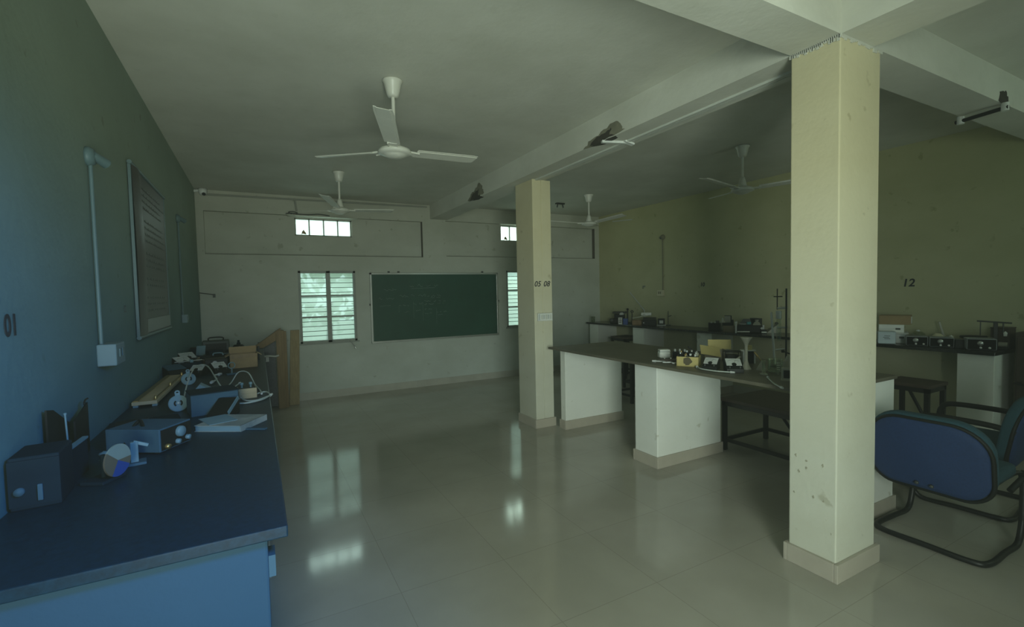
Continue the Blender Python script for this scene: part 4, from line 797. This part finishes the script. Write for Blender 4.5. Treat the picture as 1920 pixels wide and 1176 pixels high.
cable('white lead lying along the island bench edge before the meters', [(2.97, 2.53, Z+.006), (2.93, 2.47, Z+.006), (2.92, 2.4, Z+.006), (2.93, 2.32, Z+.006), (2.97, 2.24, Z+.006)], .005)
oc = open_carton((3.47, 2.78, Z), -40, .17, .12, .085, 'grey sided carton with wide yellow flaps standing open on the island bench', mat('grey_card', (.24, .22, .16), .85), 0, False, 'flap_carton')
MB().box((-.05, -.11, .085), (.16, .13, .005), rx=R(28), ry=R(10)).build('front_flap', M_CARDY, oc); MB().box((.06, .065, .12), (.19, .005, .085), rx=R(-12)).build('back_flap', M_CARDY, oc); MB().box((-.085, 0, .06), (.005, .12, .08), ry=R(-10)).build('side_flap', M_CARDY, oc)
solid('wire_basket', 'apparatus', 'black wire framed apparatus behind the meters on the island bench', (3.47, 2.60, Z), -40, [('frame', MB().tube([(-.06, -.04, 0), (-.06, -.04, .085), (.06, -.04, .085), (.06, -.04, 0)], .005, smooth=False).tube([(-.06, .04, 0), (-.06, .04, .085), (.06, .04, .085), (.06, .04, 0)], .005, smooth=False).tube([(-.06, -.04, .085), (-.06, .04, .085)], .005).tube([(.06, -.04, .085), (.06, .04, .085)], .005), M_BLK, 0), ('box', MB().bx((-.045, -.03, 0), (.045, .03, .06)), M_BLK, .003)])
cable('thin grey wire coiled before the black wire framed apparatus', [(3.33, 2.5, Z+.006), (3.36, 2.45, Z+.05), (3.32, 2.42, Z+.07), (3.3, 2.46, Z+.03), (3.26, 2.42, Z+.006), (3.2, 2.36, Z+.006)], .005, M_PLGREY)
fn = thing('funnel_flask', 'tall grey funnel standing on a conical base on the island bench', 'funnel', (3.23, 2.30, Z))
MB().lathe([(.036, 0), (.036, .004), (.022, .03), (.0125, .062), (.0115, .075)], n=28).build('cone_base', M_PLGREY, fn)
MB().lathe([(.0115, .07), (.0115, .175), (.013, .185)], n=20, caps=False).build('stem', M_PLGREY, fn)
MB().lathe([(.012, .183), (.024, .212), (.041, .238), (.042, .241), (.038, .2405), (.022, .213), (.009, .186)], n=28, caps=False).build('funnel_mouth', M_PLGREY, fn)
c2 = thing('conical_flask', 'small conical flask with a thin stem right of the tall funnel', 'flask', (3.275, 2.205, Z))
MB().lathe([(.036, 0), (.036, .004), (.02, .035), (.008, .06), (.005, .07)], n=24).build('flask_body', M_PLGREY, c2); MB().cyl((0, 0, .065), (-.018, .02, .105), .004).cyl((-.018, .02, .1), (-.034, .036, .135), .009, .006).build('dropper', M_BRASS, c2)
st = thing('instrument_stand', 'pale framed stand with a dark front behind the funnel', 'stand', (3.50, 2.47, Z), R(-45))
MB().bx((-.045, -.03, 0), (-.035, .03, .1)).bx((.035, -.03, 0), (.045, .03, .1)).bx((-.06, -.035, .1), (.05, .035, .108)).build('frame', M_LGREY, st, bevel=.002); MB().bx((-.034, -.02, 0), (.034, .02, .098)).build('dark_panel', M_BLK, st)
solid('small_card_box', 'box', 'small yellow card box on top of the pale framed stand', (3.50, 2.47, Z+.108), -45, [('carton_body', MB().bx((-.022, -.02, 0), (.022, .02, .032)), M_CARDY, .002), ('lid', MB().bx((-.023, -.021, .032), (.023, .021, .037)), M_CARDY, .001)])
bk_ = thing('glass_beaker', 'wide glass beaker with white graduations on the island bench', 'beaker', (3.295, 2.115, Z))
MB().lathe([(0, .002), (.046, .002), (.05, .008), (.05, .09), (.054, .096), (.049, .094), (.046, .09), (.046, .01), (0, .008)], n=32, caps=False).build('beaker_wall', M_GLASS, bk_)
b = MB()
for i in range(4): b.tube([(.0515*math.cos(a), .0515*math.sin(a), .022+.016*i) for a in (PI*1.25, PI*1.32, PI*1.4)], .0015, 4)
b.build('graduation_marks', M_WPL, bk_)
mc = thing('measuring_cylinder', 'slim glass measuring cylinder in front of the wide beaker', 'cylinder', (3.12, 2.085, Z))
MB().lathe([(0, .002), (.026, .0), (.026, .008), (.012, .014), (.012, .095), (.015, .1), (.011, .098), (.010, .016), (0, .015)], n=24, caps=False).build('cylinder_wall', M_GLASS, mc); MB().lathe([(.027, 0), (.027, .006)], n=20).build('foot', M_PLGREY, mc)
tp = thing('tripod_funnel', 'cloudy conical stand with a black nozzle at the pillar side of the island bench', 'stand', (3.425, 2.09, Z))
MB().lathe([(.055, 0), (.055, .004), (.03, .07), (.02, .1), (.018, .105)], n=24).build('cone_body', M_PLGREY, tp); MB().cyl((-.03, .03, .14), (.04, -.04, .1), .005).lathe([(.01, 0), (.012, .01), (.01, .02)], c=(-.03, .03, .13), n=12).build('nozzle', M_BLK, tp)
gt = thing('glass_dish', 'shallow glass dish on a short foot before the conical stand', 'dish', (3.20, 2.04, Z))
MB().lathe([(0, .008), (.05, .016), (.058, .022), (.056, .024), (.048, .019), (0, .012)], n=32, caps=False).build('dish', M_GLASS, gt); MB().lathe([(.012, 0), (.012, .009)], n=16).build('foot', M_PLGREY, gt)
solid('framed_meter', 'meter', 'pale framed square meter standing by the front pillar on the island bench', (3.04, 1.86, Z), -55, [('frame', MB().bx((-.04, -.012, 0), (.04, .012, .085)), M_PLGREY, .004), ('face', MB().bx((-.028, -.014, .018), (.028, -.012, .07)), M_BLK, 0), ('base', MB().bx((-.042, -.02, 0), (.042, .03, .01)), M_PLGREY, .002)])
cable('white cable running along the island bench edge to the front pillar', flat([(1440, 708), (1444, 713), (1451, 719), (1458, 723), (1464, 726)], .010), .0045)
rs = thing('retort_stand', 'tall retort stand with clamps and a glass tube beside the front pillar', 'stand', (3.52, 2.22, Z), R(-57))
MB().bx((-.07, -.05, 0), (.07, .05, .014)).build('base', M_BLK2, rs, bevel=.003)
MB().bx((.034, -.012, .01), (.046, .012, .6)).build('upright_bar', M_BLK2, rs)
MB().cyl((-.02, 0, .30), (.05, 0, .305), .007).cyl((-.02, 0, .45), (.05, 0, .455), .008).cyl((-.03, 0, .13), (.04, 0, .14), .007).build('clamp_arm', M_LGREY, rs)
MB().lathe([(.014, .2), (.016, .24), (.016, .36), (.02, .37)], c=(-.01, 0, 0), n=18, caps=False).build('glass_tube', M_GLASS, rs)
MB().cyl((-.02, 0, .44), (-.02, 0, .6), .004).cyl((-.045, 0, .54), (.015, 0, .54), .004).build('adjuster_screw', M_BLK2, rs)
MB().cyl((-.036, -.02, .02), (-.06, -.0, .42), .008).build('leaning_tube', M_LGREY, rs)
MB().cyl((-.01, 0, .37), (-.01, 0, .43), .02).build('tube_cap', M_LGREY, rs)

# ------------------------------------------------------------------ things on the right bench, far part
XW = XR-.02
def rb_at(u, x): 
    d = at(u, 600, x=x); return Vector((x, d.y, Z))
RZ = -48                                      # these face the middle of the room
p = rb_at(1162, 5.88)
solid('projection_unit', 'instrument', 'black stacked projector unit at the far end of the right bench', p, RZ, [('base_block', MB().bx((-.17, -.09, 0), (.09, .09, .09)), M_BLK, .01), ('body', MB().bx((-.09, -.07, .09), (.09, .07, .17)), M_BLK, .008), ('top_plate', MB().bx((-.12, -.08, .18), (.12, .08, .215)), M_BLK2, .004), ('lens', MB().lathe([(.03, 0), (.03, .03), (.022, .034), (0, .034)], c=(-.13, -.09, .06), M=Matrix.Rotation(PI/2, 4, 'X'), n=18, caps=False), M_DGREY, 0), ('lamp_dome', MB().lathe([(.045, .17), (.04, .195), (.02, .21), (0, .213)], c=(.045, -.075, -.01), n=18, caps=False), M_LGREY, 0)])
solid('label_card', 'card', 'white printed card standing before the black projector unit', rb_at(1163, 5.70), RZ, [('card_sheet', MB().bx((-.035, -.003, 0), (.035, .003, .12)), M_PAPER, 0), ('print_lines', MB().bx((-.025, -.0045, .03), (.02, -.003, .042)).bx((-.025, -.0045, .06), (.025, -.003, .072)).bx((-.02, -.0045, .09), (.02, -.003, .1)), M_DGREY, 0)])
solid('blue_carton', 'box', 'small blue carton beside the white printed card', rb_at(1173, 5.72), RZ, [('carton_body', MB().bx((-.04, -.035, 0), (.04, .035, .105)), M_BLUE, .003), ('lid', MB().bx((-.041, -.036, .1), (.041, .036, .108)), M_BLUE, .002)])
solid('spindle_stand', 'stand', 'short black rod with a ball top behind the blue carton', rb_at(1177, 6.02), 0, [('rod', MB().cyl((0, 0, 0), (0, 0, .24), .012), M_BLK2, 0), ('ball', MB().lathe([(0, .232), (.018, .24), (.022, .252), (.018, .266), (0, .272)], n=14, caps=False), M_BLK2, 0), ('base', MB().lathe([(.045, 0), (.045, .012)], n=18), M_BLK2, 0)])
solid('hook_stand', 'stand', 'black stand bent to a hook at the top on the right bench', rb_at(1185, 5.86), RZ, [('hooked_rod', MB().tube([(0, 0, 0), (0, 0, .12), (0, 0, .2), (-.018, 0, .225), (.0, 0, .245), (.022, 0, .225), (.018, 0, .205)], .008), M_BLK2, 0), ('base', MB().lathe([(.05, 0), (.05, .012)], n=18), M_BLK2, 0)])
p = rb_at(1197, 5.84)
solid('wooden_block', 'box', 'brown wooden box under the slanting white sheet on the right bench', p, RZ, [('case', MB().bx((-.1, -.06, 0), (.1, .06, .075)), M_WOODB, .004), ('lid', MB().bx((-.102, -.062, .075), (.102, .062, .085)), M_WOODB, .002)])
p = rb_at(1219, 5.86)
solid('amplifier_unit', 'instrument', 'low black unit between the wooden box and the framed white square', p, RZ, [('case', MB().bx((-.12, -.09, 0), (.10, .09, .1)), M_BLK, .006), ('sloped_cover', MB().prism([(-.09, .1), (.09, .1), (.09, .135), (-.02, .12)], .21, basis((-.115, 0, 0), (0, 1, 0), (0, 0, 1))), M_DGREY, .003), ('knob', MB().lathe([(.011, 0), (.011, .014), (0, .015)], c=(-.1, -.09, .05), M=Matrix.Rotation(PI/2, 4, 'X'), n=10, caps=False), M_LGREY, 0)])
solid('white_sheet', 'sheet', 'slanting pale sheet resting on the wooden box and black unit', rb_at(1206, 5.86)+Vector((0, 0, .142)), RZ, [('paper_sheet', MB().box((-.05, -.02, .0), (.26, .12, .006), ry=R(-9)), M_PAPER, 0)])
solid('white_case', 'box', 'small white flat case lying on top of the slanting sheet', rb_at(1212, 5.88)+Vector((0, 0, .165)), RZ, [('case', MB().bx((-.085, -.04, 0), (.085, .04, .05)), M_WPL, .008), ('slot', MB().bx((-.06, -.042, .02), (-.02, -.04, .026)), M_DGREY, 0)])
solid('framed_square', 'instrument', 'black frame with a white square face on a pale base', rb_at(1240, 5.99), RZ, [('frame', MB().bx((-.055, -.02, .012), (.055, .05, .115)), M_BLK, .004), ('white_face', MB().bx((-.03, -.023, .035), (.03, -.02, .085)), M_DIAL, 0), ('base', MB().bx((-.075, -.05, 0), (.075, .06, .012)), M_LGREY, .002)])
solid('thin_stand', 'stand', 'thin dark stand rod at the right of the framed white square', rb_at(1253, 6.08), 0, [('rod', MB().cyl((0, 0, 0), (0, 0, .24), .005).cyl((0, 0, .15), (.02, -.05, .165), .006), M_DGREY, 0), ('base', MB().lathe([(.04, 0), (.04, .01)], n=16), M_DGREY, 0)])
a_, c_ = at(1180, 547, x=XW+.012), rb_at(1208, 6.0); c_ = at(1208, 577, x=6.06)
tag(MB().cyl(a_, Vector((6.06, c_.y, Z+.24)), .009).cyl(Vector((6.06, c_.y, Z+.24)), Vector((6.03, c_.y-.04, Z+.001)), .0085).build('leaning_rod', M_LGREY), 'bent white rod leaning on the olive wall above the right bench', 'rod')
gl = thing('glass_tumbler', 'clear tumbler standing alone at the far tip of the right bench', 'tumbler', rb_at(1112, 5.72)); MB().lathe([(0, .002), (.035, .002), (.042, .11), (.039, .11), (.032, .008), (0, .008)], n=20, caps=False).build('glass_wall', M_GLASS, gl)
# middle part
solid('battery_eliminator', 'instrument', 'black box with white knobs on top, leftmost of the middle cluster on the right bench', rb_at(1339, 5.80), RZ, [('case', MB().bx((-.075, -.08, 0), (.075, .08, .11)), M_BLK, .004), ('knob', MB().lathe([(.012, .11), (.012, .13), (0, .132)], c=(-.04, -.04, 0), n=10, caps=False).lathe([(.012, .11), (.012, .13), (0, .132)], c=(.01, -.04, 0), n=10, caps=False), M_LGREY, 0), ('handle_block', MB().bx((.02, -.02, .11), (.07, .05, .14)), M_DGREY, .004)])
bo = thing('plastic_bottle', 'pale squeeze bottle with a pointed cap beside the black box', 'bottle', rb_at(1355, 5.93)); MB().lathe([(0, .0), (.038, .002), (.04, .01), (.04, .1), (.03, .125), (.014, .135)], n=20, caps=False).build('bottle_body', M_PVC, bo); MB().lathe([(.015, .133), (.014, .15), (.005, .18), (0, .182)], n=14, caps=False).build('cap', M_WPL, bo)
solid('parts_box', 'box', 'grey brown open box of black parts in the middle of the right bench', rb_at(1366, 5.78), RZ, [('carton_body', MB().bx((-.07, -.06, 0), (.075, .06, .085)), mat('grey_brown_card', (.26, .22, .15), .85), .003), ('black_parts', MB().box((-.02, 0, .1), (.11, .07, .05), rz=R(14)).box((.05, .02, .12), (.03, .05, .09), rz=R(-10)), M_BLK, .006)])
solid('framed_card', 'card', 'pale framed card standing behind the box of black parts', rb_at(1364, 6.02), RZ, [('card_sheet', MB().bx((-.04, 0, 0), (.04, .006, .2)), M_PLGREY, 0), ('frame', MB().bx((.04, -.004, 0), (.055, .01, .205)).bx((-.04, -.004, .2), (.055, .01, .208)), M_BLK, 0)])
p = rb_at(1404, 5.84)
solid('optical_bench', 'instrument', 'long low black instrument with white end clamps on the right bench', p, RZ, [('case', MB().bx((-.155, -.08, .01), (.155, .08, .095)), M_BLK, .004), ('front_rod', MB().cyl((-.15, -.095, .02), (.0, -.095, .02), .008), M_WPL, 0), ('end_clamp', MB().bx((-.175, -.09, 0), (-.155, -.06, .12)).bx((.155, -.09, 0), (.175, -.06, .11)).box((-.165, -.075, .14), (.03, .03, .03)).box((.145, -.085, .065), (.03, .02, .03), ry=R(45)), M_LGREY, .003)])
solid('sloped_rack', 'rack', 'dark sloping rack on top of the long low black instrument', Vector((p.x+.02, p.y+.03, Z+.096)), RZ, [('rack_side', MB().prism([(-.09, 0), (.09, 0), (.06, .085), (-.02, .085)], .006, basis((-.03, .03, 0), (1, 0, 0), (0, 0, 1))), M_DGREY, 0), ('rack_base', MB().bx((-.12, -.03, 0), (.06, .05, .01)), M_BLK, 0)])
solid('teal_clip', 'clip', 'small teal plastic clip lying on the dark sloping rack', Vector((p.x-.0, p.y-.0, Z+.107)), RZ, [('clip_body', MB().box((0, 0, .02), (.05, .03, .04), rz=R(20)), M_TEAL, .008), ('lead', MB().tube([(-.03, 0, .01), (-.07, -.01, .008), (-.12, -.005, .012)], .005), M_LGREY, 0)])
p = rb_at(1417, 6.115)
solid('backing_case', 'box', 'tall dark case behind the long low black instrument', p, -90, [('case', MB().bx((-.07, -.03, 0), (.07, .04, .18)), M_DGREY, .003), ('front_panel', MB().bx((-.06, -.033, .03), (.06, -.03, .17)), M_BLK, 0)])
bj = thing('bell_jar', 'small grey bell shaped jar before the tall dark case', 'jar', rb_at(1419, 6.03))
MB().lathe([(.05, 0), (.05, .1), (.035, .125), (.018, .14), (.018, .152), (.024, .155), (.024, .165), (0, .168)], n=20, caps=False).build('jar_body', M_PLGREY, bj)
solid('label_block', 'box', 'small black block with a white label right of the long low instrument', rb_at(1432, 5.84), RZ, [('block', MB().bx((-.032, -.03, 0), (.032, .03, .055)), M_BLK, .004), ('label_strip', MB().bx((-.03, -.033, .012), (.03, -.03, .03)), M_PAPER, 0)])
solid('grey_wedge', 'apparatus', 'grey inclined plane wedge beside the tall retort stand, on the right bench', rb_at(1447, 6.03), RZ, [('wedge_body', MB().prism([(-.07, 0), (.07, 0), (.07, .12)], .1, basis((0, .05, 0), (1, 0, 0), (0, 0, 1))), M_PLGREY, .002), ('pulley', MB().cyl((.06, -.03, .125), (.06, .03, .125), .016), M_BLK, 0)])
# near end
RN = -66
p = rb_at(1672, 5.91)
solid('storage_case', 'box', 'lower pale case in the stack at the left of the three black fronted instruments', p, RN, [('case', MB().bx((-.12, -.1, 0), (.12, .1, .1)), M_LGREY, .006), ('latch', MB().bx((.06, -.104, .05), (.1, -.1, .07)), M_DGREY, .001)])
solid('folded_papers', 'paper', 'folded papers lying between the two pale cases', p+Vector((0, 0, .1)), RN, [('paper_stack', MB().bx((-.14, -.12, 0), (.135, .1, .008)), M_PAPER, 0)])
solid('storage_case', 'box', 'upper white case with a latch in the stack behind the slotted power pack', p+Vector((0, 0, .108)), RN, [('case', MB().bx((-.11, -.09, 0), (.1, .09, .085)), M_WPL, .006), ('seam', MB().bx((-.111, -.092, .04), (.101, .091, .044)), M_LGREY, 0), ('latch', MB().bx((.03, -.095, .03), (.07, -.09, .05)), M_DGREY, .001)])
b3 = solid('cardboard_box', 'box', 'long brown cardboard box on top of the white case stack', p+Vector((0, 0, .193)), RN-6, [('carton_body', MB().bx((-.1, -.08, 0), (.16, .08, .09)), M_CARD, .003), ('end_label', MB().bx((.16, -.06, .01), (.163, .06, .08)), M_PAPER, 0), ('top_flap', MB().bx((-.1, -.08, .09), (.16, .08, .094)), M_CARD, .001)])
pk = solid('power_pack', 'power supply', 'bluish white power pack with three slots by the front pillar on the right bench', rb_at(1663, 5.70), RN, [('case', MB().bx((-.072, -.05, .006), (.072, .05, .13)), mat('blue_white_casing', (.50, .60, .66), .4, var=.08), .006), ('vent_slot', MB().bx((-.02, -.052, .085), (.028, -.05, .09)).bx((-.03, -.052, .07), (.02, -.05, .075)).bx((-.02, -.052, .055), (.028, -.05, .06)), M_DGREY, 0), ('foot', MB().bx((-.06, -.05, 0), (.06, -.03, .006)).bx((-.06, .03, 0), (.06, .05, .006)), M_BLK, 0)])
front_meter(rb_at(1719, 5.77), RN, 'black fronted instrument with silver knob, leftmost of the three on the right bench', .165, .095, .16)
front_meter(rb_at(1765, 5.80), RN, 'black fronted instrument with silver knob, middle of the three on the right bench', .175, .095, .16)
front_meter(rb_at(1838, 5.80), RN+2, 'black fronted instrument with silver knob, nearest the end of the right bench', .195, .105, .17)
solid('dark_box', 'box', 'plain dark box between the middle and end black fronted instruments', rb_at(1800, 5.83), RN, [('case', MB().bx((-.035, -.05, 0), (.035, .06, .075)), M_BLK, .004), ('lid', MB().bx((-.037, -.052, .075), (.037, .062, .083)), M_BLK2, .002)])
gd = thing('glass_bowl', 'upturned glass bowl on the wall side behind the leftmost black fronted instrument', 'bowl', rb_at(1722, 6.05)); MB().lathe([(.075, 0), (.073, .05), (.055, .095), (.03, .115), (0, .12)], n=28, caps=False).build('glass_wall', M_GLASS, gd); MB().lathe([(.014, .118), (.016, .13), (0, .136)], n=12, caps=False).build('knob', M_LGREY, gd)
lv = solid('lever_apparatus', 'apparatus', 'cream domed lever apparatus behind the middle black fronted instrument', rb_at(1766, 6.02), RN, [('base', MB().bx((-.1, -.06, 0), (.09, .06, .06)), M_DGREY, .006), ('dome', MB().lathe([(.05, .06), (.045, .09), (.02, .11), (0, .113)], c=(-.03, 0, 0), n=18, caps=False), M_CREAM, 0), ('lever', MB().box((-.0, 0, .15), (.016, .016, .16), ry=R(-14)), M_PLGREY, .002), ('bulb', MB().lathe([(.014, .06), (.018, .085), (0, .1)], c=(.07, -.02, 0), n=12, caps=False), M_WPL, 0)])
tt = solid('turntable', 'apparatus', 'flat dark turntable disc behind the end instruments', rb_at(1826, 6.05), RN, [('disc', MB().lathe([(.095, .08), (.10, .09), (.095, .10), (0, .102)], n=32, caps=False), M_BLK, 0), ('base', MB().lathe([(.05, 0), (.04, .08)], n=20), M_DGREY, 0)])
bl = solid('beam_balance', 'balance', 'dark beam balance standing behind the end black fronted instrument', rb_at(1845, 5.98)+Vector((0, -.08, 0)), RN, [('base', MB().bx((-.06, -.04, 0), (.06, .04, .02)), M_BLK, .003), ('pillar', MB().bx((-.014, -.012, .02), (.014, .012, .24)), M_BLK2, .002), ('beam', MB().box((-.01, 0, .245), (.23, .012, .014), ry=R(4)), M_BLK2, .002), ('hanger', MB().cyl((-.1, 0, .25), (-.1, 0, .12), .004).cyl((.05, 0, .24), (.05, 0, .15), .006), M_DGREY, 0), ('pointer', MB().lathe([(.012, .12), (.014, .15), (0, .165)], c=(.06, -.03, 0), n=12, caps=False), M_WPL, 0)])
solid('wooden_crate', 'box', 'dark wooden crate at the near end of the right bench against the wall', (6.065, 1.70, Z), 0, [('crate_body', MB().bx((-.065, -.06, 0), (.08, .07, .185)), M_DWOOD, .004), ('lid', MB().bx((-.068, -.063, .185), (.08, .073, .195)), M_DWOOD, .002)])
solid('small_coil', 'apparatus', 'grey coil on a dark base before the wooden crate', (5.945, 1.668, Z), -80, [('base', MB().bx((-.032, -.03, 0), (.032, .03, .025)), M_BLK, .003), ('coil', MB().cyl((-.03, 0, .046), (.03, 0, .046), .022, n=18), M_PLGREY, 0)])
cb_ = thing('storage_cabinet', 'dark brown cabinet standing past the end of the right bench', 'cabinet', (5.97, 1.3, 0))
MB().bx((-.13, -.25, 0), (.165, .26, 1.1)).build('carcass', M_DWOOD, cb_, bevel=.005)
d_ = MB().bx((-.145, -.235, .05), (-.131, .245, 1.06)).build('door', M_DWOOD, cb_, bevel=.003); MB().cyl((-.15, .22, .66), (-.2, .24, .66), .01).cyl((-.2, .24, .66), (-.2, .14, .65), .009).build('handle', M_BLK2, d_)
for u, v in ((1713, 800), (1738, 806)):
    w = at(u, v-18, x=5.0); 
    bt_ = thing('bottle', 'small pale capped bottle on the floor seen over the blue chair, %s of two' % ('left' if u < 1720 else 'right'), 'bottle', (5.0, w.y, 0)); h = w.z
    MB().lathe([(0, 0), (.04, .002), (.042, h*.7), (.02, h*.85), (.018, h*.9)], n=16, caps=False).build('bottle_body', M_BLK, bt_); MB().lathe([(.022, h*.88), (.022, h), (0, h+.002)], n=12, caps=False).build('cap', M_CREAM, bt_)

# ------------------------------------------------------------------ light
w = bpy.data.worlds.new('sky'); SC.world = w; w.use_nodes = True; bg = w.node_tree.nodes['Background']
bg.inputs[0].default_value = (.86, .96, 1.0, 1); bg.inputs[1].default_value = 2.6
def area(name, loc, rot, sx, sy, e, col):
    l = bpy.data.lights.new(name, 'AREA'); l.shape = 'RECTANGLE'; l.size = sx; l.size_y = sy; l.energy = e; l.color = col
    o = bpy.data.objects.new(name, l); COL.objects.link(o); o.location = loc; o.rotation_euler = rot; return o
area('daylight_at_rear_door', (-.7, -2.6, 1.45), (R(90), 0, R(-27)), 1.5, 2.2, 430, (1.0, 1.0, .96))
area('ceiling_fill_at_rear_door', (.2, -2.1, -.3), (R(150), 0, R(-10)), 1.6, 1.5, 285, (1.0, .99, .92))  # added fill lamp aimed upwards to brighten the ceiling
area('fill_over_left_window', (.95, YB+1.1, 2.75), (R(-62), 0, 0), 1.6, .9, 75, (.9, .97, 1.0))  # added fill lamp, out of sight above the window
area('fill_over_right_window', (4.4, YB+1.1, 2.75), (R(-62), 0, 0), 1.6, .9, 115, (.95, 1.0, .95))  # added unseen lamp that brightens the far right bay
area('daylight_at_rear_window', (5.12, YR-.03, 1.95), (R(125), 0, 0), 1.1, .6, 22, (.92, 1.0, .96))
def spot(name, loc, tgt, e, col, ang_, blend, rad):
    l = bpy.data.lights.new(name, 'SPOT'); l.energy = e; l.color = col; l.spot_size = R(ang_); l.spot_blend = blend; l.shadow_soft_size = rad
    o = bpy.data.objects.new(name, l); COL.objects.link(o); o.location = loc; o.rotation_euler = (Vector(tgt)-Vector(loc)).to_track_quat('-Z', 'Y').to_euler(); return o
spot('blue_tint_fill', (.55, .3, 1.9), (-.6, 1.6, .75), 250, (.02, .30, 1.0), 95, 1.0, .15)  # added lamp without a source in the room, tints the left side blue

# ------------------------------------------------------------------ tone of the picture
vs_ = SC.view_settings; vs_.view_transform = 'Standard'; vs_.look = 'None'; vs_.exposure = 0; vs_.gamma = 1
vs_.use_curve_mapping = True; cm = vs_.curve_mapping
lin = lambda c: (c/255/12.92 if c/255 < .04045 else ((c/255+.055)/1.055)**2.4)
for ci, (lo, hi) in enumerate(((22, 176), (26, 188), (22, 179))):
    c = cm.curves[ci]; c.points[0].location = (0, lin(lo)); c.points[-1].location = (1, lin(hi))
cm.use_clip = True; cm.update()
SC.cycles.use_denoising = True
